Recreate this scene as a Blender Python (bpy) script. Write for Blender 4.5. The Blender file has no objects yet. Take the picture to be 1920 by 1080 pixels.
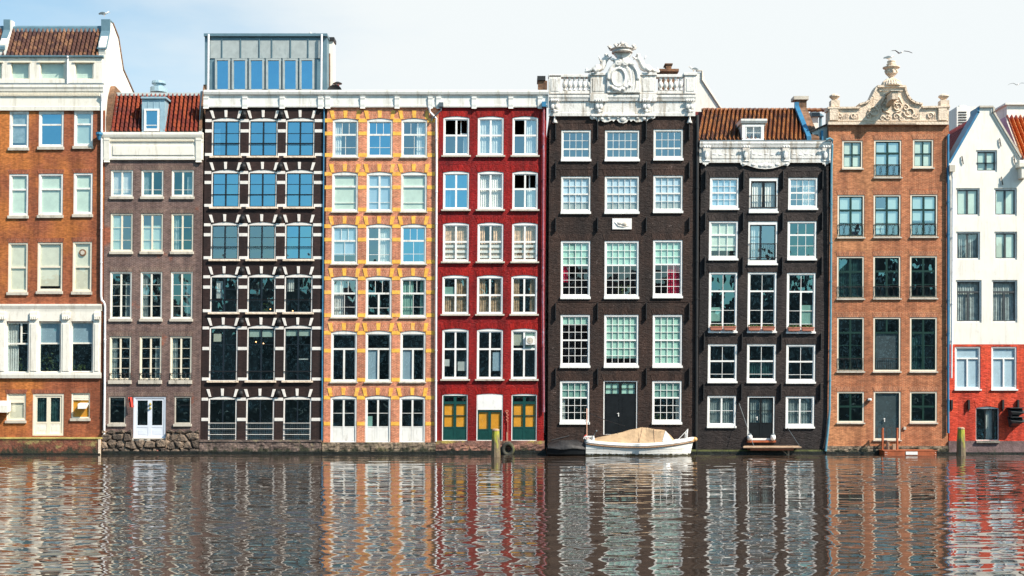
import bpy, math, random
from math import radians as R, sin, cos, pi
from mathutils import Vector, Matrix
random.seed(7)
C = bpy.context.scene
COL = C.collection

# ---------------------------------------------------------------- camera, sky, sun, exposure
S = 0.03            # metres per photo pixel on the facade plane (y = 0)
D = 70.0            # camera distance to the facades
CAMH = 4.0          # camera height above the water
WL = 852.0          # photo row of the waterline on the facade plane
HZ = WL - CAMH / S  # photo row of the horizon
cam_d = bpy.data.cameras.new('camera'); cam = bpy.data.objects.new('camera', cam_d); COL.objects.link(cam)
cam.location = (0, -D, CAMH); cam.rotation_euler = (R(90), 0, 0)
cam_d.sensor_width = 36; cam_d.lens = 36 * D / (1920 * S)
cam_d.shift_y = (HZ - 540) / 1920
cam_d.clip_start = 0.5; cam_d.clip_end = 3000
C.camera = cam

SUNV = Vector((1.55, -1.0, 1.75)).normalized()
sun_d = bpy.data.lights.new('sun', 'SUN'); sun = bpy.data.objects.new('sun', sun_d); COL.objects.link(sun)
sun_d.energy = 5.0; sun_d.angle = R(0.6); sun_d.color = (1.0, 0.90, 0.77)
sun.rotation_euler = SUNV.to_track_quat('Z', 'Y').to_euler(); sun.location = SUNV * 80

W = bpy.data.worlds.new('World'); C.world = W; W.use_nodes = True
nt = W.node_tree; nt.nodes.clear()
def _n(t, **kw):
    n = nt.nodes.new(t)
    for k, v in kw.items(): setattr(n, k, v)
    return n
wo = _n('ShaderNodeOutputWorld'); bg = _n('ShaderNodeBackground'); bg.inputs['Strength'].default_value = 0.10
sky = _n('ShaderNodeTexSky', sky_type='NISHITA', sun_disc=False, sun_elevation=math.asin(SUNV.z),
         sun_rotation=math.atan2(SUNV.x, SUNV.y), air_density=1.0, dust_density=1.2, ozone_density=1.6, altitude=0)
tc = _n('ShaderNodeTexCoord'); mp = _n('ShaderNodeMapping'); mp.inputs['Scale'].default_value = (1.0, 1.0, 3.2)
mp.inputs['Location'].default_value = (0.3, 0.1, 0.55)
nz = _n('ShaderNodeTexNoise'); nz.inputs['Scale'].default_value = 1.7; nz.inputs['Detail'].default_value = 7; nz.inputs['Roughness'].default_value = 0.55
sx = _n('ShaderNodeSeparateXYZ')
# more cloud towards the east (+x, +y), clearer behind the camera and to the upper left
m1 = _n('ShaderNodeMath', operation='MULTIPLY_ADD'); m1.inputs[1].default_value = 0.62; m1.inputs[2].default_value = 0.06
m2 = _n('ShaderNodeMath', operation='MULTIPLY_ADD'); m2.inputs[1].default_value = 0.62
m3 = _n('ShaderNodeMath', operation='MULTIPLY_ADD'); m3.inputs[1].default_value = -0.75
ad = _n('ShaderNodeMath', operation='ADD')
rp = _n('ShaderNodeMapRange'); rp.interpolation_type = 'SMOOTHSTEP'
rp.inputs['From Min'].default_value = 0.46; rp.inputs['From Max'].default_value = 0.98
rp.inputs['To Min'].default_value = 0.04; rp.inputs['To Max'].default_value = 1.0
mx = _n('ShaderNodeMix', data_type='RGBA'); mx.inputs[7].default_value = (5.6, 5.9, 5.97, 1)
L = nt.links.new
L(tc.outputs['Generated'], mp.inputs['Vector']); L(mp.outputs[0], nz.inputs['Vector'])
L(tc.outputs['Generated'], sx.inputs[0])
L(sx.outputs['X'], m1.inputs[0]); L(sx.outputs['Y'], m2.inputs[0]); L(m1.outputs[0], m2.inputs[2])
L(sx.outputs['Z'], m3.inputs[0]); L(m2.outputs[0], m3.inputs[2])
L(m3.outputs[0], ad.inputs[0]); L(nz.outputs[0], ad.inputs[1]); L(ad.outputs[0], rp.inputs['Value'])
L(rp.outputs[0], mx.inputs[0]); tn = _n('ShaderNodeMix', data_type='RGBA', blend_type='MULTIPLY'); tn.inputs[0].default_value = 1.0; tn.inputs[7].default_value = (0.80, 1.17, 1.15, 1)
L(sky.outputs[0], tn.inputs[6]); L(tn.outputs[2], mx.inputs[6]); L(mx.outputs[2], bg.inputs['Color']); L(bg.outputs[0], wo.inputs['Surface'])

vs = C.view_settings; C.display_settings.display_device = 'sRGB'
vs.view_transform = 'Standard'; vs.look = 'None'; vs.gamma = 1; vs.exposure = 0.7; vs.use_curve_mapping = False
C.render.engine = 'CYCLES'
C.cycles.max_bounces = 8; C.cycles.transparent_max_bounces = 12; C.cycles.glossy_bounces = 4; C.cycles.diffuse_bounces = 3
C.cycles.sample_clamp_indirect = 6; C.cycles.caustics_reflective = False; C.cycles.caustics_refractive = False
C.cycles.use_denoising = True

# ---------------------------------------------------------------- materials
class NT:
    def __init__(s, name):
        s.m = bpy.data.materials.new(name); s.m.use_nodes = True; s.t = s.m.node_tree; s.t.nodes.clear()
        s.o = s.t.nodes.new('ShaderNodeOutputMaterial')
    def n(s, typ, inp=None, **kw):
        nd = s.t.nodes.new(typ)
        for k, v in kw.items(): setattr(nd, k, v)
        for k, v in (inp or {}).items():
            if isinstance(v, bpy.types.NodeSocket): s.t.links.new(v, nd.inputs[k])
            else: nd.inputs[k].default_value = v
        return nd
    def math(s, op, a, b=0.0, c=0.0):
        return s.n('ShaderNodeMath', {0: a, 1: b, 2: c}, operation=op).outputs[0]
    def mix(s, f, a, b, bt='MIX'):
        return s.n('ShaderNodeMix', {0: f, 6: a, 7: b}, data_type='RGBA', blend_type=bt).outputs[2]
    def noise(s, vec, scale, detail=4, rough=0.55):
        return s.n('ShaderNodeTexNoise', {'Vector': vec, 'Scale': scale, 'Detail': detail, 'Roughness': rough}).outputs[0]
    def rng(s, v, a, b, c=0.0, d=1.0):
        return s.n('ShaderNodeMapRange', {'Value': v, 'From Min': a, 'From Max': b, 'To Min': c, 'To Max': d}, interpolation_type='SMOOTHSTEP').outputs[0]
    def coord(s): return s.n('ShaderNodeTexCoord').outputs['Object']
    def mapped(s, v, scale=(1, 1, 1), loc=(0, 0, 0)):
        return s.n('ShaderNodeMapping', {'Vector': v, 'Scale': scale, 'Location': loc}).outputs[0]
    def out(s, sh): s.t.links.new(sh, s.o.inputs['Surface']); return s.m
def c4(c): return (c[0], c[1], c[2], 1.0)
def hexc(r, g, b):
    f = lambda v: ((v / 255 + 0.055) / 1.055) ** 2.4 if v / 255 > 0.04045 else v / 255 / 12.92
    return (f(r), f(g), f(b))

def plain(name, col, *a, **k):
    return _plain(name, col, *a, **k)
def _plain(name, col, rough=0.6, spec=0.5, metal=0.0, var=0.18, scale=2.5, bump=0.0, bscale=25, dirt=None, dirt_amt=0.5, seed=0.0, emit=None, streak=0.0, streak_col=(.58, .52, .44)):
    N = NT(name); v = N.coord(); vo = v; v = N.mapped(v, loc=(seed, seed * 1.7, seed * .3))
    n1 = N.noise(v, scale, 6, 0.65)
    c = N.mix(N.rng(n1, .3, .7), c4([x * (1 - var) for x in col]), c4([min(1, x * (1 + var)) for x in col]))
    if dirt:
        n2 = N.noise(N.mapped(v, (1.3, 1.3, .45)), 3.1, 8, 0.7)
        c = N.mix(N.math('MULTIPLY', N.rng(n2, .53, .70), dirt_amt), c, c4(dirt))
    if streak:
        n3 = N.noise(N.mapped(vo, (3.4, 3.4, .34), (seed, 2, seed)), 1.0, 8, .72); n4 = N.noise(N.mapped(vo, (11, 11, .8), (seed, 5, 1)), 1.0, 6, .7)
        c = N.mix(N.math('MULTIPLY', N.rng(n3, .50, .66), streak), c, N.mix(1.0, c, c4(streak_col), 'MULTIPLY'))
        c = N.mix(N.math('MULTIPLY', N.rng(n4, .58, .72), streak * .7), c, N.mix(1.0, c, c4(streak_col), 'MULTIPLY'))
    inp = {'Base Color': c, 'Roughness': rough, 'Specular IOR Level': spec, 'Metallic': metal}
    if bump:
        h = N.noise(v, bscale, 3)
        inp['Normal'] = N.n('ShaderNodeBump', {'Height': h, 'Strength': 1.0, 'Distance': bump}).outputs[0]
    if emit: inp['Emission Color'] = c4(emit[0]); inp['Emission Strength'] = emit[1]
    return N.out(N.n('ShaderNodeBsdfPrincipled', inp).outputs[0])

def brick(name, c1, c2, mortar, patch=None, glow_grad=0.0, x_0=0.0, plo=.47, phi=.62, patch_amt=0.6, pscale=.35, soldier=False, msize=.014, rough=.85, seed=0.0, bw=.21, bh=.065, stain=None, stain_amt=.6, con=1.0):
    N = NT(name); o = N.coord(); s = N.n('ShaderNodeSeparateXYZ', {0: o})
    h = N.math('ADD', s.outputs['X'], s.outputs['Y'])
    if soldier: vec = N.n('ShaderNodeCombineXYZ', {0: s.outputs['Z'], 1: h, 2: 0.0}).outputs[0]
    else: vec = N.n('ShaderNodeCombineXYZ', {0: h, 1: s.outputs['Z'], 2: 0.0}).outputs[0]
    b = N.n('ShaderNodeTexBrick', {'Vector': vec, 'Color1': c4(c1), 'Color2': c4(c2), 'Mortar': c4(mortar), 'Scale': 1.0,
            'Mortar Size': msize, 'Mortar Smooth': .3, 'Bias': 0.0, 'Brick Width': bw, 'Row Height': bh})
    o2 = N.mapped(o, loc=(seed, seed, seed))
    vv = N.mapped(o2, (5.2, 5.2, 13.0) if not soldier else (13, 13, 5.2))
    n0 = N.noise(vv, 1.0, 2, .5)
    n1 = N.noise(o2, pscale, 5, .6)
    n2 = N.noise(o2, 2.3, 5, .65)
    if glow_grad: n1 = N.math('ADD', n1, N.math('MULTIPLY', N.math('SUBTRACT', x_0, s.outputs['X']), glow_grad))  # more patch colour towards -x: a warm glow painted into the brick
    c = N.mix(1.0, b.outputs['Color'], N.mix(N.rng(n0, .3, .7), c4([1 - .22 * con] * 3), c4([1 + .22 * con] * 3)), 'MULTIPLY')
    c = N.mix(1.0, c, N.mix(N.rng(n2, .3, .7), c4((.84, .84, .86)), c4((1.14, 1.12, 1.08))), 'MULTIPLY')
    if patch: c = N.mix(N.math('MULTIPLY', N.rng(n1, plo, phi), patch_amt), c, N.mix(1.0, c4(patch), N.mix(N.rng(n0, .3, .7), c4((.7, .7, .7)), c4((1.25, 1.25, 1.25))), 'MULTIPLY'))
    if stain:
        n3 = N.noise(N.mapped(o2, (1, 1, .5)), 1.1, 8, .72)
        c = N.mix(N.math('MULTIPLY', N.rng(n3, .6, .72), stain_amt), c, c4(stain))
    n5 = N.noise(N.mapped(o2, (1.6, 1.6, .16)), 1.0, 7, .7); n6 = N.noise(N.mapped(o2, loc=(5, 5, 5)), 6.0, 5, .7)
    c = N.mix(1.0, c, N.mix(N.rng(n5, .40, .62), c4((1.10, 1.08, 1.04)), c4((.74, .72, .72))), 'MULTIPLY')
    c = N.mix(N.math('MULTIPLY', N.rng(n6, .66, .74), .5), c, N.mix(1.0, c, c4((.45, .42, .42)), 'MULTIPLY'))
    bm = N.n('ShaderNodeBump', {'Height': b.outputs['Fac'], 'Strength': .6, 'Distance': -.012}).outputs[0]
    bm = N.n('ShaderNodeBump', {'Height': N.noise(o2, 14, 3), 'Strength': .5, 'Distance': .010, 'Normal': bm}).outputs[0]
    return N.out(N.n('ShaderNodeBsdfPrincipled', {'Base Color': c, 'Roughness': rough, 'Specular IOR Level': .25, 'Normal': bm}).outputs[0])

def painted(name, col, col2, chip=None, chip_amt=.5, chip_lo=.62, gloss=.45, seed=0.0, relief=.035, sol=False):
    """old painted brickwork: lumpy courses, brushed colour, chipped spots"""
    N = NT(name); o = N.coord(); o2 = N.mapped(o, loc=(seed, seed, seed))
    n1 = N.noise(o2, .5, 5, .6); n2 = N.noise(N.mapped(o2, (1, 1, 2.6) if not sol else (2.6, 2.6, 1)), 5.5, 4, .6); n3 = N.noise(o2, 1.6, 9, .75)
    c = N.mix(N.rng(n1, .35, .65), c4(col), c4(col2))
    c = N.mix(1.0, c, N.mix(N.rng(n2, .3, .7), c4((.72, .72, .72)), c4((1.3, 1.3, 1.3))), 'MULTIPLY')
    if chip:
        nf = N.noise(N.mapped(o2, (1, 1, 2.2)), 9, 4, .7)
        c = N.mix(N.math('MULTIPLY', N.math('MULTIPLY', N.rng(n3, chip_lo, chip_lo + .07), N.rng(nf, .5, .56)), chip_amt), c, c4(chip))
    n5 = N.noise(N.mapped(o2, (1.4, 1.4, .15)), 1.0, 7, .7)
    c = N.mix(1.0, c, N.mix(N.rng(n5, .40, .62), c4((1.22, 1.18, 1.14)), c4((.70, .70, .72))), 'MULTIPLY')
    b1 = N.n('ShaderNodeBump', {'Height': n2, 'Strength': 1.0, 'Distance': relief * 1.3}).outputs[0]
    s = N.n('ShaderNodeSeparateXYZ', {0: o}); h = N.math('ADD', s.outputs['X'], s.outputs['Y'])
    vec = N.n('ShaderNodeCombineXYZ', {0: s.outputs['Z'] if sol else h, 1: h if sol else s.outputs['Z'], 2: 0.0}).outputs[0]
    b = N.n('ShaderNodeTexBrick', {'Vector': vec, 'Scale': 1.0, 'Mortar Size': .012, 'Mortar Smooth': .5, 'Brick Width': .21, 'Row Height': .066})
    b2 = N.n('ShaderNodeBump', {'Height': b.outputs['Fac'], 'Strength': .8, 'Distance': -.012, 'Normal': b1}).outputs[0]
    return N.out(N.n('ShaderNodeBsdfPrincipled', {'Base Color': c, 'Roughness': gloss, 'Specular IOR Level': .2, 'Normal': b2}).outputs[0])

def glass(name, refl, tint=(.8, .86, .86), seed=0.0, wob=.012, col=(1, 1, 1)):
    N = NT(name); o = N.coord()
    n = N.noise(N.mapped(o, (1, 1, .8), (seed, seed, seed)), 1.3, 2, .4)
    bm = N.n('ShaderNodeBump', {'Height': n, 'Strength': 1.0, 'Distance': wob}).outputs[0]
    fc = N.n('ShaderNodeLayerWeight', {'Blend': .5}).outputs['Facing']   # 0 head on, 1 at grazing, the same from both sides
    f = N.math('MULTIPLY_ADD', N.math('POWER', fc, 5.0), 1.0 - refl, refl)
    g = N.n('ShaderNodeBsdfGlossy', {'Color': c4(col), 'Roughness': .006, 'Normal': bm}).outputs[0]
    t = N.n('ShaderNodeBsdfTransparent', {'Color': c4(tint)}).outputs[0]
    return N.out(N.n('ShaderNodeMixShader', {0: f, 1: t, 2: g}).outputs[0])

def tile_mat(name, c1, c2, c3, seed=0):
    N = NT(name); o = N.coord(); o2 = N.mapped(o, loc=(seed, 0, 0))
    v = N.n('ShaderNodeTexVoronoi', {'Vector': N.mapped(o2, (4.2, 2.0, 3.1)), 'Scale': 1.0}).outputs['Color']
    vs_ = N.n('ShaderNodeSeparateColor', {0: v}).outputs[0]
    n1 = N.noise(o2, .7, 5, .65)
    c = N.mix(N.rng(n1, .4, .62), c4(c1), c4(c2)); c = N.mix(N.rng(vs_, .35, .95), c, c4(c3))
    b = N.n('ShaderNodeBump', {'Height': N.noise(o2, 22, 3), 'Strength': .5, 'Distance': .01}).outputs[0]
    return N.out(N.n('ShaderNodeBsdfPrincipled', {'Base Color': c, 'Roughness': .42, 'Specular IOR Level': .5, 'Normal': b}).outputs[0])

M = {}
M['white'] = plain('white_paint', (.78, .77, .74), .4, var=.04, scale=3, dirt=(.38, .34, .29), dirt_amt=.5, streak=.5)
M['bright'] = plain('fresh_white_paint', (.82, .81, .79), .35, var=.05, dirt=(.46, .43, .40), dirt_amt=.4, seed=11)
M['cream'] = plain('cream_paint', (.78, .70, .56), .45, var=.05, dirt=(.45, .34, .22), dirt_amt=.3, seed=3)
M['ivory'] = plain('ivory_paint', (.80, .76, .68), .45, var=.05, dirt=(.42, .36, .30), dirt_amt=.35, seed=5, streak=.45)
M['oldwhite'] = plain('weathered_white_paint', (.74, .72, .69), .55, var=.08, bump=.012, bscale=12, dirt=(.16, .12, .09), dirt_amt=.5, seed=8, streak=.8, streak_col=(.45, .38, .30))
M['lilac'] = plain('pale_blue_paint', (.68, .72, .80), .35, var=.04)
M['sandstone'] = plain('sandstone', (.74, .60, .47), .8, var=.10, bump=.035, bscale=10, dirt=(.30, .22, .14), dirt_amt=.5, seed=2, streak=.6)
M['sill'] = plain('stone_sill', (.52, .47, .40), .8, var=.12, bump=.01, dirt=(.16, .14, .11), dirt_amt=.6)
M['paleband'] = plain('painted_stone_band', (.74, .70, .66), .7, var=.07, bump=.008, dirt=(.40, .36, .33), dirt_amt=.3)
M['yellow'] = plain('yellow_glazed_brick', (.88, .45, .07), .5, var=.2, scale=5, bump=.01, bscale=16, dirt=(.66, .46, .32), dirt_amt=.55, seed=3)
M['navy'] = plain('dark_navy_paint', (.012, .018, .026), .3, var=.2)
M['greenp'] = plain('dark_green_paint', (.008, .055, .050), .3, var=.15)
M['dgreen'] = plain('bottle_green_paint', (.008, .032, .024), .3, var=.15)
M['graysash'] = plain('grey_sash_paint', (.05, .055, .06), .4, var=.1)
M['blacksash'] = plain('black_paint', (.009, .011, .013), .4, spec=.25, var=.2)
M['iron'] = plain('black_iron', (.014, .013, .014), .55, var=.2)
M['zinc'] = plain('zinc_sheet', (.13, .22, .27), .42, metal=.2, var=.12, dirt=(.12, .20, .24), dirt_amt=.6, seed=4)
M['zincblue'] = plain('blue_zinc', (.03, .17, .32), .45, metal=.1, var=.2, dirt=(.10, .16, .2), dirt_amt=.5)
M['dormerzinc'] = plain('blue_grey_zinc', (.30, .44, .52), .45, metal=.1, var=.12, dirt=(.2, .3, .4), dirt_amt=.5, seed=6)
M['zincpale'] = plain('pale_zinc_sheet', (.38, .42, .42), .5, metal=.1, var=.10, dirt=(.2, .26, .28), dirt_amt=.5, seed=6)
M['pipe'] = plain('white_pipe_paint', (.76, .76, .78), .4, var=.06, scale=6, dirt=(.25, .2, .2), dirt_amt=.5)
M['bluepipe'] = plain('teal_pipe_paint', (.10, .26, .34), .4, var=.12, scale=6, dirt=(.6, .62, .62), dirt_amt=.6)
M['rustpipe'] = plain('peeling_pipe_paint', (.30, .09, .12), .5, var=.3, scale=5, dirt=(.45, .50, .66), dirt_amt=1.0)
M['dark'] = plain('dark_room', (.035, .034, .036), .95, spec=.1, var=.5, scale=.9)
M['asphalt'] = plain('bitumen_roof', (.06, .06, .06), .9, var=.2)
M['stone'] = brick('rough_plinth_stone', (.24, .19, .16), (.10, .085, .075), (.05, .04, .04), patch=(.40, .33, .28), pscale=1.1, patch_amt=.7, msize=.02, bw=.8, bh=.32, stain=(.30, .07, .05), stain_amt=.5)
M['concrete'] = plain('wet_concrete', (.22, .20, .17), .7, var=.25, scale=1.6, bump=.03, bscale=9, dirt=(.05, .055, .03), dirt_amt=.9)
M['moss'] = plain('mossy_stone', (.10, .11, .035), .85, var=.4, scale=3, bump=.02, dirt=(.03, .03, .02), dirt_amt=.8)
M['mosscap'] = plain('yellow_lichen_coping', (.42, .33, .10), .85, var=.35, scale=2, bump=.02, dirt=(.12, .12, .05), dirt_amt=.8)
def quay(name, base, base2, moss, seed=0.0, algae=.55):
    N = NT(name); o = N.coord(); o2 = N.mapped(o, loc=(seed, seed, seed)); s = N.n('ShaderNodeSeparateXYZ', {0: o})
    vec = N.n('ShaderNodeCombineXYZ', {0: s.outputs['X'], 1: s.outputs['Z'], 2: 0.0}).outputs[0]
    b = N.n('ShaderNodeTexBrick', {'Vector': vec, 'Color1': c4(base), 'Color2': c4(base2), 'Mortar': c4([x * .5 for x in base]), 'Scale': 1.0, 'Mortar Size': .012, 'Brick Width': .34, 'Row Height': .11})
    c = N.mix(1.0, b.outputs['Color'], N.mix(N.rng(N.noise(o2, 1.3, 7, .7), .35, .65), c4((.55, .52, .52)), c4((1.5, 1.4, 1.35))), 'MULTIPLY')
    hi = N.math('ADD', N.noise(N.mapped(o2, (1, 1, 1.5)), 1.1, 6, .7), N.math('MULTIPLY', s.outputs['Z'], .16))
    c = N.mix(N.rng(hi, .62, .76), c, c4(moss))
    lo = N.math('ADD', N.noise(N.mapped(o2, (1, 1, .6), (3, 3, 3)), 2.2, 6, .7), N.math('MULTIPLY', s.outputs['Z'], -algae))
    c = N.mix(N.rng(lo, .26, .44), c, c4((.026, .028, .014)))
    bm = N.n('ShaderNodeBump', {'Height': N.noise(o2, 8, 6, .7), 'Distance': .06}).outputs[0]
    return N.out(N.n('ShaderNodeBsdfPrincipled', {'Base Color': c, 'Roughness': .8, 'Normal': bm}).outputs[0])
M['quay_a'] = quay('old_quay_brick', (.20, .15, .13), (.13, .10, .09), (.24, .20, .12), 1)
M['quay_d'] = quay('damp_foundation_brick', (.22, .075, .042), (.14, .055, .036), (.30, .24, .09), 16, .45)
M['quay_b'] = quay('mossy_quay_stone', (.24, .19, .14), (.17, .14, .10), (.17, .17, .05), 6)
M['quay_c'] = quay('lichen_quay_brick', (.30, .15, .11), (.20, .11, .09), (.40, .30, .07), 11)
M['wet'] = plain('wet_dark_stone', (.012, .013, .010), .4, var=.5, scale=3, bump=.03, bscale=6, dirt=(.05, .055, .03), dirt_amt=.4)
M['redwood'] = plain('red_stained_wood', (.34, .085, .03), .5, var=.25, scale=4)
M['wood'] = plain('pale_plank_wood', (.40, .27, .18), .7, var=.2, scale=4)
M['orange'] = plain('orange_blind', (.85, .36, .02), .7, var=.14, scale=2)
M['osb'] = plain('orange_plywood', (.75, .33, .04), .6, var=.22, scale=2.5, dirt=(.5, .14, .02), dirt_amt=.6)
M['terracotta'] = plain('terracotta', (.50, .18, .12), .7, var=.12)
M['leaf'] = plain('leaves', (.07, .12, .03), .7, var=.5, scale=9)
M['lead'] = plain('grey_lead', (.10, .13, .15), .5, metal=.2, var=.2)
M['red'] = plain('red_flag_cloth', (.65, .05, .03), .7)
M['brass'] = plain('brass', (.6, .42, .1), .35, metal=.8)
M['chim'] = brick('chimney_brick', (.30, .13, .06), (.20, .08, .04), (.2, .16, .12), patch=(.10, .07, .05), pscale=1.0)
# walls
M['w1'] = brick('orange_brown_brick', (.36, .098, .042), (.26, .066, .032), (.26, .12, .07), patch=(.54, .19, .045), patch_amt=.7, glow_grad=.035, x_0=2.2, pscale=.16, seed=1, stain=(.14, .07, .05), stain_amt=.35)  # orange patches thicken leftwards, painting a warm light glow into the wall colour
M['w1s'] = brick('orange_brown_brick_arch', (.34, .085, .04), (.20, .05, .028), (.32, .16, .10), soldier=True, seed=1)
M['w2'] = brick('purple_brown_brick', (.150, .088, .078), (.105, .064, .060), (.25, .19, .175), patch=(.36, .10, .045), patch_amt=.7, plo=.62, phi=.72, pscale=.55, seed=12)
M['w2s'] = brick('purple_brown_brick_arch', (.17, .10, .085), (.11, .07, .062), (.28, .22, .19), soldier=True, seed=12)
M['w3'] = brick('black_brown_brick', (.026, .013, .012), (.015, .009, .009), (.034, .022, .021), patch=(.045, .022, .020), patch_amt=.5, seed=4, rough=.6)
M['w4'] = brick('salmon_brick', (.62, .175, .085), (.50, .125, .060), (.66, .40, .27), patch=(.64, .24, .16), patch_amt=.4, seed=6, stain=(.36, .20, .14), stain_amt=.3, msize=.016)
M['w4s'] = brick('salmon_brick_arch', (.54, .14, .065), (.42, .10, .05), (.60, .40, .28), soldier=True, seed=6)
M['w5'] = painted('red_painted_brick', (.270, .010, .009), (.175, .008, .010), chip=(.55, .33, .30), chip_amt=.6, chip_lo=.66, gloss=.4, seed=2)
M['w5s'] = painted('red_painted_arch', (.30, .012, .009), (.22, .010, .010), gloss=.4, seed=2, sol=True)
M['w6'] = painted('dark_brown_painted_brick', (.042, .024, .019), (.028, .019, .017), chip=(.42, .34, .32), chip_amt=.7, chip_lo=.62, gloss=.5, seed=3)
M['w6s'] = painted('dark_brown_painted_arch', (.052, .030, .024), (.038, .024, .020), gloss=.5, seed=3, sol=True)
M['w7'] = painted('charcoal_painted_brick', (.034, .026, .025), (.022, .018, .019), chip=(.36, .32, .31), chip_amt=.5, chip_lo=.64, gloss=.5, seed=9)
M['w7s'] = painted('charcoal_painted_arch', (.042, .032, .030), (.032, .025, .024), gloss=.5, seed=9, sol=True)
M['w8'] = brick('orange_brick', (.43, .130, .055), (.33, .092, .040), (.44, .25, .15), patch=(.54, .25, .12), patch_amt=.6, pscale=.2, seed=7, stain=(.22, .10, .07), stain_amt=.35)
M['w8s'] = brick('orange_brick_arch', (.42, .115, .05), (.26, .065, .03), (.52, .32, .20), soldier=True, seed=7)
M['w9'] = plain('white_render', (.80, .765, .70), .6, var=.04, scale=.8, bump=.004, bscale=8, dirt=(.50, .46, .40), dirt_amt=.35, streak=.38, streak_col=(.72, .68, .60))
M['w9r'] = painted('bright_red_painted_brick', (.60, .075, .032), (.50, .050, .026), chip=(.75, .45, .38), chip_amt=.7, chip_lo=.66, gloss=.5, seed=5)
M['t_brown'] = tile_mat('brown_pantiles', (.085, .038, .030), (.048, .024, .025), (.19, .095, .055))
M['t_red'] = tile_mat('red_pantiles', (.16, .026, .015), (.085, .020, .017), (.25, .05, .02), 3)
M['t_orange'] = tile_mat('orange_brown_pantiles', (.22, .075, .026), (.085, .038, .028), (.32, .13, .045), 5)
M['t_bright'] = tile_mat('orange_pantiles', (.52, .13, .03), (.38, .075, .025), (.55, .18, .05), 7)
M['t_dred'] = tile_mat('dark_red_pantiles', (.20, .022, .022), (.13, .018, .02), (.22, .03, .025), 9)
M['gl'] = glass('window_glass', .12, tint=(.95, .97, .96), seed=1, wob=.006)
M['glb'] = glass('coated_blue_glass', .55, tint=(.35, .5, .6), seed=4, col=(.40, .78, 1.0), wob=.010)
M['gls'] = glass('wavy_old_glass', .32, tint=(.9, .95, .95), seed=8, wob=.012, col=(.78, .93, 1.0))
M['gld'] = glass('dark_glass', .24, tint=(.78, .84, .84), seed=15, wob=.016, col=(.50, .86, .92))
CUR = {
 'W': plain('sheer_white_curtain', (.84, .84, .80), .9, spec=.1, var=.12, scale=3),
 'B': plain('beige_curtain', (.66, .44, .28), .9, spec=.1, var=.4, scale=5),
 'G': plain('pale_green_blind', (.62, .76, .66), .9, spec=.1, var=.08),
 'T': plain('teal_blind', (.42, .70, .60), .9, spec=.1, var=.10),
 'C': plain('cream_blind', (.74, .72, .58), .9, spec=.1, var=.08),
 'P': plain('pale_blue_panel', (.52, .68, .80), .8, spec=.2, var=.06),
 'A': plain('grey_curtain', (.36, .42, .42), .9, spec=.1, var=.3, scale=4),
 'R': plain('crimson_curtain', (.45, .015, .06), .9, spec=.1, var=.3, scale=4),
 'K': plain('grey_screen', (.10, .125, .14), .6, var=.2), 'O': M['orange'], 'D': plain('dark_teal_drape', (.03, .09, .09), .9, spec=.1, var=.4, scale=4),
 'S': plain('slatted_white_board', (.78, .76, .72), .6, var=.05),
 'F': M['leaf'],
}

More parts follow.
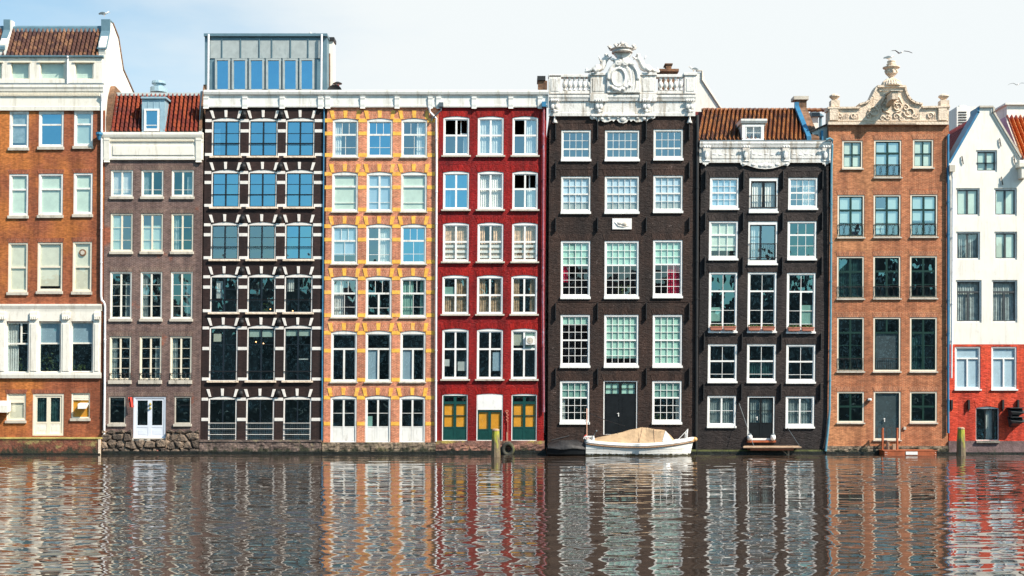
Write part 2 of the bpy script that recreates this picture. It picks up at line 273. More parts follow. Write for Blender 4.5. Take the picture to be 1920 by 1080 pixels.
# ---------------------------------------------------------------- mesh builder
class MB:
    def __init__(s): s.v = []; s.f = []; s.sm = False
    def add(s, vs, fs):
        n = len(s.v); s.v += [tuple(p) for p in vs]; s.f += [tuple(i + n for i in f) for f in fs]; return s
    def box(s, x0, x1, y0, y1, z0, z1):
        if x1 < x0: x0, x1 = x1, x0
        if y1 < y0: y0, y1 = y1, y0
        if z1 < z0: z0, z1 = z1, z0
        return s.add([(x0, y0, z0), (x1, y0, z0), (x1, y1, z0), (x0, y1, z0), (x0, y0, z1), (x1, y0, z1), (x1, y1, z1), (x0, y1, z1)],
              [(0, 3, 2, 1), (4, 5, 6, 7), (0, 1, 5, 4), (1, 2, 6, 5), (2, 3, 7, 6), (3, 0, 4, 7)])
    def prism(s, pts, y0, y1):            # polygon in x,z extruded along y
        n = len(pts)
        a = sum(pts[i][0] * pts[(i + 1) % n][1] - pts[(i + 1) % n][0] * pts[i][1] for i in range(n))
        if a < 0: pts = pts[::-1]
        vs = [(x, y0, z) for x, z in pts] + [(x, y1, z) for x, z in pts]
        fs = [tuple(range(n)), tuple(range(2 * n - 1, n - 1, -1))] + [(i, n + i, n + (i + 1) % n, (i + 1) % n) for i in range(n)]
        return s.add(vs, fs)
    def prof(s, pts, x0, x1):             # profile in y,z extruded along x
        n = len(pts)
        a = sum(pts[i][0] * pts[(i + 1) % n][1] - pts[(i + 1) % n][0] * pts[i][1] for i in range(n))
        if a < 0: pts = pts[::-1]
        vs = [(x0, y, z) for y, z in pts] + [(x1, y, z) for y, z in pts]
        fs = [tuple(range(n - 1, -1, -1)), tuple(range(n, 2 * n))] + [(i, (i + 1) % n, n + (i + 1) % n, n + i) for i in range(n)]
        return s.add(vs, fs)
    def tube(s, pts, r, n=8, r1=None):
        pts = [Vector(p) for p in pts]; rings = []; prev = None
        for i, p in enumerate(pts):
            d = (pts[min(i + 1, len(pts) - 1)] - pts[max(i - 1, 0)]).normalized()
            up = prev if prev else (Vector((0, 0, 1)) if abs(d.z) < .9 else Vector((0, 1, 0)))
            a = d.cross(up).normalized(); b = d.cross(a).normalized(); prev = -b if not prev else up
            rr = r if r1 is None else r + (r1 - r) * i / (len(pts) - 1)
            rings.append([p + a * rr * cos(2 * pi * k / n) + b * rr * sin(2 * pi * k / n) for k in range(n)])
        vs = [q for rg in rings for q in rg]; fs = []
        for i in range(len(rings) - 1):
            for k in range(n):
                fs.append((i * n + k, (i + 1) * n + k, (i + 1) * n + (k + 1) % n, i * n + (k + 1) % n))
        fs.append(tuple(range(n))); fs.append(tuple(range(len(vs) - 1, len(vs) - n - 1, -1)))
        return s.add(vs, fs)
    def lathe(s, prof, c, n=16, sq=False):   # prof: (r, z)
        vs = []; fs = []
        if sq: n = 4
        for r, z in prof:
            for k in range(n):
                a = 2 * pi * (k + (.5 if sq else 0)) / n; q = 1.414 if sq else 1
                vs.append((c[0] + r * q * cos(a), c[1] + r * q * sin(a), c[2] + z))
        m = len(prof)
        for i in range(m - 1):
            for k in range(n): fs.append((i * n + k, i * n + (k + 1) % n, (i + 1) * n + (k + 1) % n, (i + 1) * n + k))
        fs.append(tuple(range(n - 1, -1, -1))); fs.append(tuple(range((m - 1) * n, m * n)))
        return s.add(vs, fs)
    def ball(s, c, r, n=12, m=8):
        rx, ry, rz = (r, r, r) if not isinstance(r, tuple) else r
        vs = [(c[0], c[1], c[2] - rz)]; fs = []
        for j in range(1, m):
            t = -pi / 2 + pi * j / m
            for k in range(n): vs.append((c[0] + rx * cos(t) * cos(2 * pi * k / n), c[1] + ry * cos(t) * sin(2 * pi * k / n), c[2] + rz * sin(t)))
        vs.append((c[0], c[1], c[2] + rz)); e = len(vs) - 1
        for k in range(n): fs.append((0, 1 + (k + 1) % n, 1 + k)); fs.append((e, e - n + k, e - n + (k + 1) % n))
        for j in range(m - 2):
            for k in range(n):
                a = 1 + j * n
                fs.append((a + k, a + (k + 1) % n, a + n + (k + 1) % n, a + n + k))
        return s.add(vs, fs)
    def grid(s, fn, nu, nv, flip=False):
        vs = [fn(i / nu, j / nv) for j in range(nv + 1) for i in range(nu + 1)]
        fs = [(j * (nu + 1) + i, j * (nu + 1) + i + 1, (j + 1) * (nu + 1) + i + 1, (j + 1) * (nu + 1) + i) for j in range(nv) for i in range(nu)]
        if flip: fs = [f[::-1] for f in fs]
        return s.add(vs, fs)
    def build(s, name, mat, parent=None, k=0.0, smooth=False, bevel=0.0):
        me = bpy.data.meshes.new(name)
        me.from_pydata([(x + k * z, y, z) for x, y, z in s.v], [], s.f)
        me.materials.append(mat); me.validate(); me.update()
        if smooth:
            for p in me.polygons: p.use_smooth = True
        ob = bpy.data.objects.new(name, me); COL.objects.link(ob)
        if parent: ob.parent = parent
        if bevel:
            b = ob.modifiers.new('bevel', 'BEVEL'); b.width = bevel; b.segments = 2; b.limit_method = 'ANGLE'
        return ob
def tag(o, label=None, cat=None, group=None, kind=None):
    if label: o['label'] = label
    if cat: o['category'] = cat
    if group: o['group'] = group
    if kind: o['kind'] = kind
    return o
def empty(name, loc=(0, 0, 0)):
    o = bpy.data.objects.new(name, None); COL.objects.link(o); o.location = loc; o.empty_display_size = .3; return o
def X(px): return (px - 960) * S
def Z(py): return (WL - py) * S
def P(px, py, d=0.0):   # photo pixel -> world point at depth d behind the facade plane
    q = (D + d) / D
    return Vector(((px - 960) * S * q, d, CAMH + (HZ - py) * S * q))

def pantiles(mb, A, B, Cc, tw=.24, rh=.30, amp=.035):
    """A: lower left, B: lower right, Cc: upper left corner; wavy tile courses"""
    A, B, Cc = Vector(A), Vector(B), Vector(Cc); U = B - A; V = Cc - A
    nrm = U.cross(V).normalized(); nu = max(2, round(U.length / tw)); nv = max(2, round(V.length / rh))
    q = 8
    for j in range(nv):
        def fn(a, b, j=j):
            ph = (a * nu) % 1.0
            w = 2.7 * amp * (sin(2 * pi * a * nu) + .3 * sin(4 * pi * a * nu))
            return A + U * a + V * ((j + b * 1.06) / nv) + nrm * (w + .035 * (1 - b) + .01)
        mb.grid(fn, nu * q, 1)
        def lip(a, b, j=j):
            w = 2.7 * amp * (sin(2 * pi * a * nu) + .3 * sin(4 * pi * a * nu))
            return A + U * a + V * (j / nv) + nrm * (w + .045 * b)
        mb.grid(lip, nu * q, 1)

class House:
    def __init__(s, name, label, x0, x1, k, yoff=0.0):
        s.k = k; s.x0, s.x1 = x0, x1; s.xc = X((x0 + x1) / 2)
        s.root = empty('canal_house', (s.xc, 0, 0)); tag(s.root, label, 'house')
        s.holes = []; s.yoff = yoff
    def p(s, px, py, y=0.0):
        q = (D + y) / D; x = (px - 960) * S * q; z = CAMH + (HZ - py) * S * q
        return x - s.xc - s.k * z, z
    def out(s, mb, name, mat, parent=None, **kw): return mb.build(name, mat, parent or s.root, k=s.k, **kw)
    def pbox(s, mb, a, b, c, d, yf=-.02, yb=.1):     # photo rectangle a,b .. c,d on plane yf
        zc = (b + d) / 2
        xa, _ = s.p(a, zc, yf); xb, _ = s.p(c, zc, yf); _, za = s.p(a, b, yf); _, zb = s.p(a, d, yf)
        return mb.box(xa, xb, yf, yb, zb, za)
    def rect(s, a, b, c, d, y=0.0):
        zc = (b + d) / 2; xa, _ = s.p(a, zc, y); xb, _ = s.p(c, zc, y); _, z1 = s.p(a, b, y); _, z0 = s.p(a, d, y)
        return xa, xb, z0, z1
    def wall(s, top, bottom=WL, mat='w1', name='wall', arches=True, depth=8.0, body=True, l=None, r=None, lb=None, rb=None):
        """front wall with openings cut for every window, plus sides, back and top"""
        z0, z1 = Z(bottom), Z(top)
        xl = s.p(s.x0 if l is None else l, bottom)[0] + .006; xr = s.p(s.x1 if r is None else r, bottom)[0] - .006
        H = [h for h in s.holes if h[3] > z0 and h[2] < z1]
        xs = sorted({xl, xr} | {v for h in H for v in h[:2] if xl < v < xr}); zs = sorted({z0, z1} | {v for h in H for v in h[2:4] if z0 < v < z1})
        mb = MB()
        for j in range(len(zs) - 1):
            for i in range(len(xs) - 1):
                cx, cz = (xs[i] + xs[i + 1]) / 2, (zs[j] + zs[j + 1]) / 2
                if any(h[0] < cx < h[1] and h[2] < cz < h[3] for h in H): continue
                mb.add([(xs[i], 0, zs[j]), (xs[i + 1], 0, zs[j]), (xs[i + 1], 0, zs[j + 1]), (xs[i], 0, zs[j + 1])], [(0, 1, 2, 3)])
        rv = .24
        for a, b, c, d, ar in H:
            c = max(c, z0); d = min(d, z1)
            mb.add([(a, 0, c), (a, rv, c), (a, rv, d), (a, 0, d)], [(3, 2, 1, 0)])
            mb.add([(b, 0, c), (b, rv, c), (b, rv, d), (b, 0, d)], [(0, 1, 2, 3)])
            mb.add([(a, 0, c), (b, 0, c), (b, rv, c), (a, rv, c)], [(0, 1, 2, 3)])
            mb.add([(a, 0, d), (b, 0, d), (b, rv, d), (a, rv, d)], [(3, 2, 1, 0)])
            if ar:
                n = 10; arc = [(a + (b - a) * i / n, d - ar * ((2 * i / n - 1) ** 2)) for i in range(n + 1)]
                for i in range(n):
                    (xa, za), (xb, zb) = arc[i], arc[i + 1]
                    mb.add([(xa, 0, za), (xb, 0, zb), (xb, 0, d + .0), (xa, 0, d + .0)], [(0, 1, 2, 3)])
                    mb.add([(xa, 0, za), (xb, 0, zb), (xb, rv, zb), (xa, rv, za)], [(3, 2, 1, 0)])
        if body:
            mb.add([(xl, 0, z0), (xl, depth, z0), (xl, depth, z1), (xl, 0, z1)], [(0, 1, 2, 3)])
            mb.add([(xr, 0, z0), (xr, depth, z0), (xr, depth, z1), (xr, 0, z1)], [(3, 2, 1, 0)])
            mb.add([(xl, depth, z0), (xr, depth, z0), (xr, depth, z1), (xl, depth, z1)], [(0, 3, 2, 1)][:1])
            mb.add([(xl, 0, z1), (xr, 0, z1), (xr, depth, z1), (xl, depth, z1)], [(0, 1, 2, 3)])
        w = s.out(mb, name, M[mat])
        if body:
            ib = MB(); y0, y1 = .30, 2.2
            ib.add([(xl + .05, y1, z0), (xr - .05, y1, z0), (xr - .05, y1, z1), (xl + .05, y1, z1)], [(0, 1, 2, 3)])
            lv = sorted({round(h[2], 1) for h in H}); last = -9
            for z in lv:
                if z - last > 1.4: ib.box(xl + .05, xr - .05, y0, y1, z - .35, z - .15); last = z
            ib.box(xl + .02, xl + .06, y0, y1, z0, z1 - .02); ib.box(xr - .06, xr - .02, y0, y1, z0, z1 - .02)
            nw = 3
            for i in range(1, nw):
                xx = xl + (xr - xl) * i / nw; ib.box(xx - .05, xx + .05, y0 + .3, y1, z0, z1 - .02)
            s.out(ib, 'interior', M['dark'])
        return w
    def window(s, a, b, c, d, rows, cas='white', sash=None, gl='gl', cur=(), arc=0.0, sill=None, cw=3.2, sw=1.6, mw=.9, cd=.02,
               top=None, cap=0.0, name='window', sillh=5, sillx=1.5, silly=.09, open_=(), bottom=None, lint=None, lintw=3, linth=14, rail=None, btm=None, dmat=None, handle=None):
        """a,b,c,d photo rectangle of the outer frame"""
        x0, x1, z0, z1 = s.rect(a, b, c, d)
        s.holes.append((x0, x1, z0, z1, arc))
        cw_, sw_, mw_ = cw * S, sw * S, mw * S
        tp = (top if top is not None else cw) * S; bt = (btm if btm is not None else cw) * S
        f = MB(); yf, yb = cd, cd + .13
        f.box(x0, x0 + cw_, yf, yb, z0, z1 - arc); f.box(x1 - cw_, x1, yf, yb, z0, z1 - arc)
        if bt > 0: f.box(x0 + cw_, x1 - cw_, yf, yb, z0, z0 + bt)
        zi = z1 - arc - tp
        if arc:
            n = 10; f.prism([(x0 + cw_, zi), (x1 - cw_, zi), (x1 - cw_, z1 - arc)] + [(x1 - (x1 - x0) * i / n, z1 - arc * (1 - (1 - (2 * i / n - 1) ** 2))) for i in range(n + 1)] + [(x0 + cw_, z1 - arc)], yf, yb)
        else: f.box(x0 + cw_, x1 - cw_, yf, yb, zi, z1)
        W0 = s.out(f, name, M[cas], bevel=.008)
        ix0, ix1, iz0, iz1 = x0 + cw_, x1 - cw_, z0 + bt, zi
        sa = MB(); pn = MB(); pm = MB()
        ys = cd + .035; yg = cd + .075
        tot = sum(r[0] for r in rows); zt = iz1
        li = 0
        for hr, cells in rows:
            hh = (iz1 - iz0) * hr / tot; zb_ = zt - hh; xl = ix0
            wt = sum(q[0] for q in cells)
            for q in cells:
                wf, nx, ny = q[:3]; panel = q[3] if len(q) > 3 else None
                ww = (ix1 - ix0) * wf / wt; xr = xl + ww; li += 1
                if panel == 'panel':
                    pm.box(xl, xr, ys + .012, ys + .06, zb_, zt)
                    pm.box(xl + sw_ * 1.5, xr - sw_ * 1.5, ys + .004, ys + .02, zb_ + sw_ * 1.5, zt - sw_ * 1.5)
                    sa.box(xl, xl + sw_ * .9, ys, ys + .05, zb_, zt); sa.box(xr - sw_ * .9, xr, ys, ys + .05, zb_, zt)
                else:
                    sa.box(xl, xl + sw_, ys, ys + .05, zb_, zt); sa.box(xr - sw_, xr, ys, ys + .05, zb_, zt)
                    sa.box(xl + sw_, xr - sw_, ys, ys + .05, zb_, zb_ + sw_); sa.box(xl + sw_, xr - sw_, ys, ys + .05, zt - sw_, zt)
                    gx0, gx1, gz0, gz1 = xl + sw_, xr - sw_, zb_ + sw_, zt - sw_
                    fr = q[4] if len(q) > 4 else None     # explicit muntin rows
                    for i in range(1, nx):
                        xx = gx0 + (gx1 - gx0) * i / nx; sa.box(xx - mw_ / 2, xx + mw_ / 2, ys + .012, ys + .046, gz0, gz1)
                    zz = [gz1 - (gz1 - gz0) * i / ny for i in range(1, ny)] if not fr else [gz1 - (gz1 - gz0) * t for t in fr]
                    for z in zz: sa.box(gx0, gx1, ys + .010, ys + .044, z - mw_ / 2, z + mw_ / 2)
                    if panel != 'open':
                        zl = [gz1] + zz + [gz0]
                        for i in range(nx):
                            for j in range(len(zl) - 1):
                                pa = gx0 + (gx1 - gx0) * i / nx; pb = gx0 + (gx1 - gx0) * (i + 1) / nx
                                t1, t2, t3 = [random.uniform(-.0035, .0035) for _ in range(3)]
                                w_, h_ = pb - pa, zl[j] - zl[j + 1]
                                yy = [yg + (t1 * ex * w_ + t2 * ez * h_) for ex, ez in ((-1, -1), (1, -1), (1, 1), (-1, 1))]
                                pn.add([(pa, yy[0], zl[j + 1]), (pb, yy[1], zl[j + 1]), (pb, yy[2], zl[j]), (pa, yy[3], zl[j])], [(0, 1, 2, 3)])
                xl = xr
            zt = zb_
        smat = M[sash or cas]
        if sa.v: s.out(sa, 'sash', smat, W0)
        if pm.v: s.out(pm, 'door_panel' if name == 'door' else 'panel', M[dmat] if dmat else smat, W0)
        if pn.v: s.out(pn, 'pane', M[gl], W0)
        iw, ih = ix1 - ix0, iz1 - iz0
        for cu in cur:
            kd, u0, u1, v0, v1 = cu[:5]; amp = cu[5] if len(cu) > 5 else (.022 if kd in 'WBARD' else 0.0)
            if kd == 'F':
                fm = MB()
                for _ in range(60):
                    cx = ix0 + iw * random.uniform(u0, u1); cz = iz1 - ih * random.uniform(v0, v1); r_ = random.uniform(.03, .08); aa = random.uniform(0, pi)
                    fm.add([(cx - r_ * cos(aa), yg + .12, cz - r_ * sin(aa)), (cx + r_, yg + .16, cz), (cx + r_ * cos(aa), yg + .1, cz + r_ * sin(aa))], [(0, 1, 2)])
                s.out(fm, 'indoor_plant', CUR['F'], W0); continue
            cm = MB(); ph = random.uniform(0, 6); fq = random.uniform(.85, 1.2)
            xa, xb = ix0 + iw * u0, ix0 + iw * u1; za, zb2 = iz1 - ih * v1, iz1 - ih * v0
            nn = max(2, int((xb - xa) / .02)) if amp else 1
            if kd == 'S':
                for i in range(3):
                    zc = za + (zb2 - za) * (i + .5) / 3; cm.box(xa, xb, yg + .03, yg + .045, zc - ih * .035, zc + ih * .035)
            else:
                def fn(u, v):
                    x = xa + (xb - xa) * u
                    return (x, yg + (.10 if amp else .03) + amp * sin(x * 52 * fq + ph + .5 * sin(x * 17)) * (.6 + .4 * (1 - v)), za + (zb2 - za) * v)
                cm.grid(fn, nn, 3 if amp else 1)
            s.out(cm, 'curtain' if amp else 'blind', CUR[kd], W0, smooth=bool(amp))
        if sill:
            sb = MB(); hh = sillh * S
            sb.box(x0 - sillx * S, x1 + sillx * S, -silly, cd + .02, z0 - hh, z0 - .001)
            s.out(sb, 'sill', M[sill], W0, bevel=.01)
        if lint:
            lb = MB(); lw = lintw * S
            n = 10
            lo = [(x0 - .01 + (x1 - x0 + .02) * i / n, z1 + .004 - arc * ((2 * i / n - 1) ** 2)) for i in range(n + 1)]
            hi = [(x0 - lw + (x1 - x0 + 2 * lw) * i / n, z1 + linth * S - arc * .6 * ((2 * i / n - 1) ** 2)) for i in range(n + 1)]
            for i in range(n): lb.prism([lo[i], lo[i + 1], hi[i + 1], hi[i]], -.012, .02)
            s.out(lb, 'brick_arch', M[lint])
        if rail:   # (y_top_frac, kind)
            rb_ = MB(); zt2 = z1 - (z1 - z0) * rail[0]; zb3 = z1 - (z1 - z0) * rail[1]; yr = -.03 if rail[2] != 'in' else cd + .01
            kx0, kx1 = x0 + cw_ * .3, x1 - cw_ * .3; rr = .013
            for z in (zt2, zb3): rb_.box(kx0, kx1, yr, yr + .025, z - rr, z + rr)
            if rail[2] in ('bars', 'in'):
                nb = int((kx1 - kx0) / .12)
                for i in range(nb + 1): xx = kx0 + (kx1 - kx0) * i / nb; rb_.box(xx - .007, xx + .007, yr + .004, yr + .018, zb3, zt2)
            elif rail[2] == 'rod': pass
            elif rail[2] == 'scroll':
                nb = 6
                for i in (0, nb // 2, nb): xx = kx0 + (kx1 - kx0) * i / nb; rb_.box(xx - .009, xx + .009, yr, yr + .02, zb3, zt2)
                hh2 = zt2 - zb3
                for cx in (.14, .36, .64, .86):
                    for sg in (1, -1):
                        pts = [(kx0 + (kx1 - kx0) * cx + sg * .16 * cos(t), yr + .01, zb3 + hh2 * .5 + hh2 * .48 * sin(t)) for t in [(-pi / 2 + pi * q / 8) for q in range(9)]]
                        rb_.tube(pts, .009, 4)
            elif rail[2] == 'grid':
                gb = MB()
                for i in range(1, 12): xx = kx0 + (kx1 - kx0) * i / 12; gb.box(xx - .004, xx + .004, yr + .026, yr + .034, zb3, zt2)
                for i in range(1, 9): z = zb3 + (zt2 - zb3) * i / 9; gb.box(kx0, kx1, yr + .034, yr + .042, z - .004, z + .004)
                s.out(gb, 'wire_mesh', M['lead'], W0)
                for i in (1, 2): z = zb3 + (zt2 - zb3) * i / 3; rb_.box(kx0, kx1, yr, yr + .024, z - rr, z + rr)
            elif rail[2] == 'gridx':
                for i in range(1, 6): xx = kx0 + (kx1 - kx0) * i / 6; rb_.box(xx - .006, xx + .006, yr + .004, yr + .016, zb3, zt2)
                for i in range(1, 5): z = zb3 + (zt2 - zb3) * i / 5; rb_.box(kx0, kx1, yr + .003, yr + .019, z - (.008 if i % 2 else .014), z + (.008 if i % 2 else .014))
            s.out(rb_, 'railing', M[rail[3] if len(rail) > 3 else 'iron'], W0)
        if handle:
            hb = MB(); hx, hz = s.p(handle[0], handle[1], 0); hb.box(hx - .02, hx + .02, ys - .03, ys + .01, hz - .12, hz + .09); hb.box(hx - .09, hx + .02, ys - .06, ys - .03, hz + .03, hz + .06)
            s.out(hb, 'handle', M[handle[2] if len(handle) > 2 else 'bright'], W0)
        return W0
    def pipe(s, pts, r=.055, mat='pipe', y=-.09, name='downpipe'):
        mb = MB(); q = []
        for t in pts:
            yy = t[2] if len(t) > 2 else y
            x, z = s.p(t[0], t[1], yy); q.append((x, yy, z))
        # split into short pieces so that bends stay round
        mb.tube(q, r, 10)
        for i in range(len(q) - 1):
            a, b = Vector(q[i]), Vector(q[i + 1]); n = int((b - a).length / 2.2)
            for j in range(1, n + 1):
                c = a + (b - a) * j / (n + 1); mb.lathe([(r * 1.3, -.03), (r * 1.3, .03)], c, 10); mb.box(c.x - .015, c.x + .015, c.y, .01, c.z - .02, c.z + .02)
        return s.out(mb, name, M[mat], smooth=False)
# ---------------------------------------------------------------- setting: water, ground
def water_mat():
    N = NT('canal_water'); o = N.coord()
    return N.out(N.n('ShaderNodeBsdfPrincipled', {'Base Color': (.048, .034, .026, 1), 'Roughness': .004, 'IOR': 1.5, 'Specular IOR Level': .75}).outputs[0])
import numpy as np
def waves():
    x0, x1, y0, y1 = -42.0, 42.0, -50.0, .4; nx, ny = 700, 900
    xs = np.linspace(x0, x1, nx + 1); ys = np.linspace(y0, y1, ny + 1); Xg, Yg = np.meshgrid(xs, ys)
    rs = np.random.RandomState(4); Zg = np.zeros_like(Xg)
    for i in range(64):
        lam = .28 * (2.4 / .28) ** rs.rand(); th = rs.randn() * .34; k = 2 * np.pi / lam
        slope = WAVE * (lam / .8) ** .15 * np.exp(-abs(rs.randn()) * .3)
        warp = .35 * np.sin(Xg * .31 + Yg * .17 + i) + .3 * np.sin(Xg * .13 - Yg * .41 + i * 2.1)
        Zg += slope / k * np.sin(k * (Xg * np.sin(th) + Yg * np.cos(th)) + rs.rand() * 6.28 + warp * 2.0)
    gust = (.85 + .22 * np.sin(Xg * .33 - Yg * .62 + 2 * np.sin(Yg * .21)) * np.sin(Xg * .23 + Yg * .37)) * (.78 + .50 * np.sin(Xg * .09 + Yg * .21) * np.sin(Xg * .05 - Yg * .13 + 1.0))
    Zg *= gust
    edge = np.clip(np.minimum(np.minimum(Xg - x0, x1 - Xg), Yg - y0) / 2.0, 0, 1); Zg *= edge
    co = np.stack([Xg, Yg, Zg], -1).reshape(-1, 3).astype(np.float32)
    a = (np.arange(ny)[:, None] * (nx + 1) + np.arange(nx)[None, :]).reshape(-1)
    f = np.stack([a, a + 1, a + nx + 2, a + nx + 1], -1).astype(np.int32)
    # flat water beyond the detailed sheet
    ex = [(-320, -108, 320, y0), (-320, y0, x0, y1), (x1, y0, 320, y1)]; n = len(co)
    ev = np.array([(p, q, 0) for (a_, b_, c_, d_) in ex for p, q in ((a_, b_), (c_, b_), (c_, d_), (a_, d_))], np.float32)
    ef = np.arange(n, n + 4 * len(ex), dtype=np.int32).reshape(-1, 4)
    co = np.concatenate([co, ev]); f = np.concatenate([f, ef])
    me = bpy.data.meshes.new('canal_water'); me.vertices.add(len(co)); me.vertices.foreach_set('co', co.ravel())
    me.loops.add(f.size); me.loops.foreach_set('vertex_index', f.ravel()); me.polygons.add(len(f))
    me.polygons.foreach_set('loop_start', np.arange(0, f.size, 4, dtype=np.int32)); me.polygons.foreach_set('use_smooth', np.ones(len(f), bool))
    me.update(calc_edges=True); me.validate(); me.materials.append(water_mat())
    o = bpy.data.objects.new('canal_water', me); COL.objects.link(o); return o
WAVE = .0130
tag(waves(), kind='structure')
mb = MB()
prof = [(900, .9), (1.6, .9), (1.6, -1.6), (-107.5, -1.6), (-107.6, 1.0), (-900, 1.0)]
for i in range(len(prof) - 1):
    (ya, za), (yb, zb) = prof[i], prof[i + 1]
    mb.add([(-900, ya, za), (900, ya, za), (900, yb, zb), (-900, yb, zb)], [(0, 3, 2, 1)])
tag(mb.build('ground', plain('paved_ground', (.12, .115, .11), .9, var=.2, scale=.4)), kind='structure')

# far bank, seen in the window panes only
def far_bank():
    rnd = random.Random(5); mb = MB(); wb = MB(); x = -150
    while x < 150:
        w = rnd.uniform(6, 11); h = rnd.uniform(15, 23); y = -132 - rnd.uniform(0, 1.2)
        mb.box(x, x + w - .1, y - 9, y, 1, h)
        t = rnd.random()
        if t < .6: mb.add([(x, y, h), (x + w - .1, y, h), (x + w * .5, y, h + w * .55), (x, y - 9, h), (x + w - .1, y - 9, h), (x + w * .5, y - 9, h + w * .55)], [(0, 1, 2), (3, 5, 4), (0, 2, 5, 3), (1, 4, 5, 2)])
        n = int(w / 2.2); z = 2.5
        while z < h - 2:
            for i in range(n):
                cx = x + w * (i + .5) / n; wb.box(cx - .6, cx + .6, y - .05, y + .06, z, z + 1.9)
            z += 3.3
        x += w
    a = mb.build('far_bank_houses', plain('far_brick', (.13, .12, .12), .9, var=.8, scale=.12)); tag(a, kind='stuff')
    b = wb.build('window_frames', plain('far_windows', (.34, .38, .40), .5, var=.8, scale=.5), a); tag(b, kind='stuff')
far_bank()

def cornice(h, x0, x1, prof, name='cornice', mat='white', **kw):
    prof = [(a, .10 + max(0, y - .10) * .36) if y > .1 else (a, y) for a, y in prof]
    """prof: list of (py, y) with y forward distance (positive = towards the canal)"""
    mb = MB(); xm = (x0 + x1) / 2; pym = prof[0][0]
    pts = [(-y, h.p(xm, py, -y)[1]) for py, y in prof]
    pts = pts + [(.05, pts[-1][1]), (.05, pts[0][1])]
    pr = max(y for _, y in prof)
    mb.prof(pts, h.p(x0, pym, -pr)[0], h.p(x1, pym, -pr)[0])
    return h.out(mb, name, M[mat], **kw)
def bracket(h, mb, px, w, py0, py1, pr=.42, pr1=.22):
    pr = .10 + (pr - .10) * .45; pr1 = .10 + max(0, pr1 - .10) * .4
    a, _ = h.p(px - w / 2, py0, -pr); b, _ = h.p(px + w / 2, py0, -pr)
    z1 = h.p(px, py0, -pr)[1]; z0 = h.p(px, py1, -pr1)[1]
    mb.prof([(-pr, z1), (-pr, z1 - .10), (-pr + .02, z1 - .16), (-pr1 - .02, z0 + .22), (-pr1, z0 + .06), (-pr1 - .03, z0), (.02, z0), (.02, z1)], a, b)

def plinth(h, x0, x1, y0, y1, mat, pr=.12, name='plinth', rough=.03, seed=1):
    rnd = random.Random(seed); mb = MB()
    xa = h.p(x0, y1, -pr)[0]; xb = h.p(x1, y1, -pr)[0]; za = -.5; zt = h.p(x0, y0, -pr)[1]
    nx = int((xb - xa) / .12); nz = 12
    g = [[rnd.uniform(-rough, rough) for _ in range(nx + 1)] for _ in range(nz + 1)]
    mb.grid(lambda u, v: (xa + (xb - xa) * u, -pr + g[round(v * nz)][round(u * nx)], za + (zt - za) * v), nx, nz)
    mb.grid(lambda u, v: (xa + (xb - xa) * u, (-pr + g[nz][round(u * nx)]) * (1 - v) + .25 * v, zt), nx, 1)
    mb.add([(xa, -pr, za), (xa, .25, za), (xa, .25, zt), (xa, -pr, zt)], [(0, 3, 2, 1)])
    mb.add([(xb, -pr, za), (xb, .25, za), (xb, .25, zt), (xb, -pr, zt)], [(0, 1, 2, 3)])
    return h.out(mb, name, M[mat])
def anchor(h, px, py0, py1, name='wall_anchor', deep=.05, w=.05):
    mb = MB(); x, z1 = h.p(px, py0); _, z0 = h.p(px, py1)
    mb.box(x - w / 2, x + w / 2, -deep, .02, z0, z1)
    mb.box(x - w * .9, x + w * .9, -deep - .02, -deep + .03, (z0 + z1) / 2 - .05, (z0 + z1) / 2 + .05)
    return h.out(mb, name, M['iron'])

# ================================================================ house 1: orange-brown brick with white bay
h = House('h1', 'tall orange-brown brick house with white attic under brown tiles and white pilastered window bay', -130, 190, .0115)
T = [(.36, [(1, 1, 1)]), (.64, [(1, 1, 1)])]
for a, b, c, d, cu in ((17.5, 208.5, 53.8, 277, [('A', 0, 1, 0, .9, 0)]), (72.5, 208.5, 119.3, 275.5, [('G', 0, 1, 0, .33)]), (138.5, 207.7, 174.3, 274, [('G', 0, 1, 0, 1)])):
    h.window(a, b, c, d, T, cur=cu, sill='sill', sillh=5.5, gl='glb' if a > 60 and a < 80 else 'gls', cw=3.6)
for a, b, c, d in ((16.7, 326, 53, 404.5), (72, 325.5, 118, 403.5), (137.7, 324.3, 173.5, 402)):
    h.window(a, b, c, d, T, cur=[('G', 0, 1, 0, 1)], sill='sill', sillh=5.5, gl='gl', lint='w1s', linth=8, cw=3.6)
for i, (a, b, c, d) in enumerate(((15, 455, 52, 548), (70, 454.5, 117.3, 546), (136, 453.3, 172, 547))):
    w = h.window(a, b, c, d, [(.5, [(1, 1, 1)]), (.5, [(1, 1, 1)])], cas='cream', cur=[('C', 0, 1, 0, 1 if i != 1 else .92)], sill='sill', sillh=5.5, lint='w1s', linth=8, cw=3.2)
    if i == 2:
        m = MB(); x, z = h.p(154, 473.5); 
        m.tube([(x, .06, z), (x, .16, z)], .20, 16); h.out(m, 'round_vent', M['chim'], w)
        m = MB(); m.tube([(x, .045, z), (x, .07, z)], .12, 12); h.out(m, 'vent_grille', M['sill'], w)
PL = (.22, .22, .22)
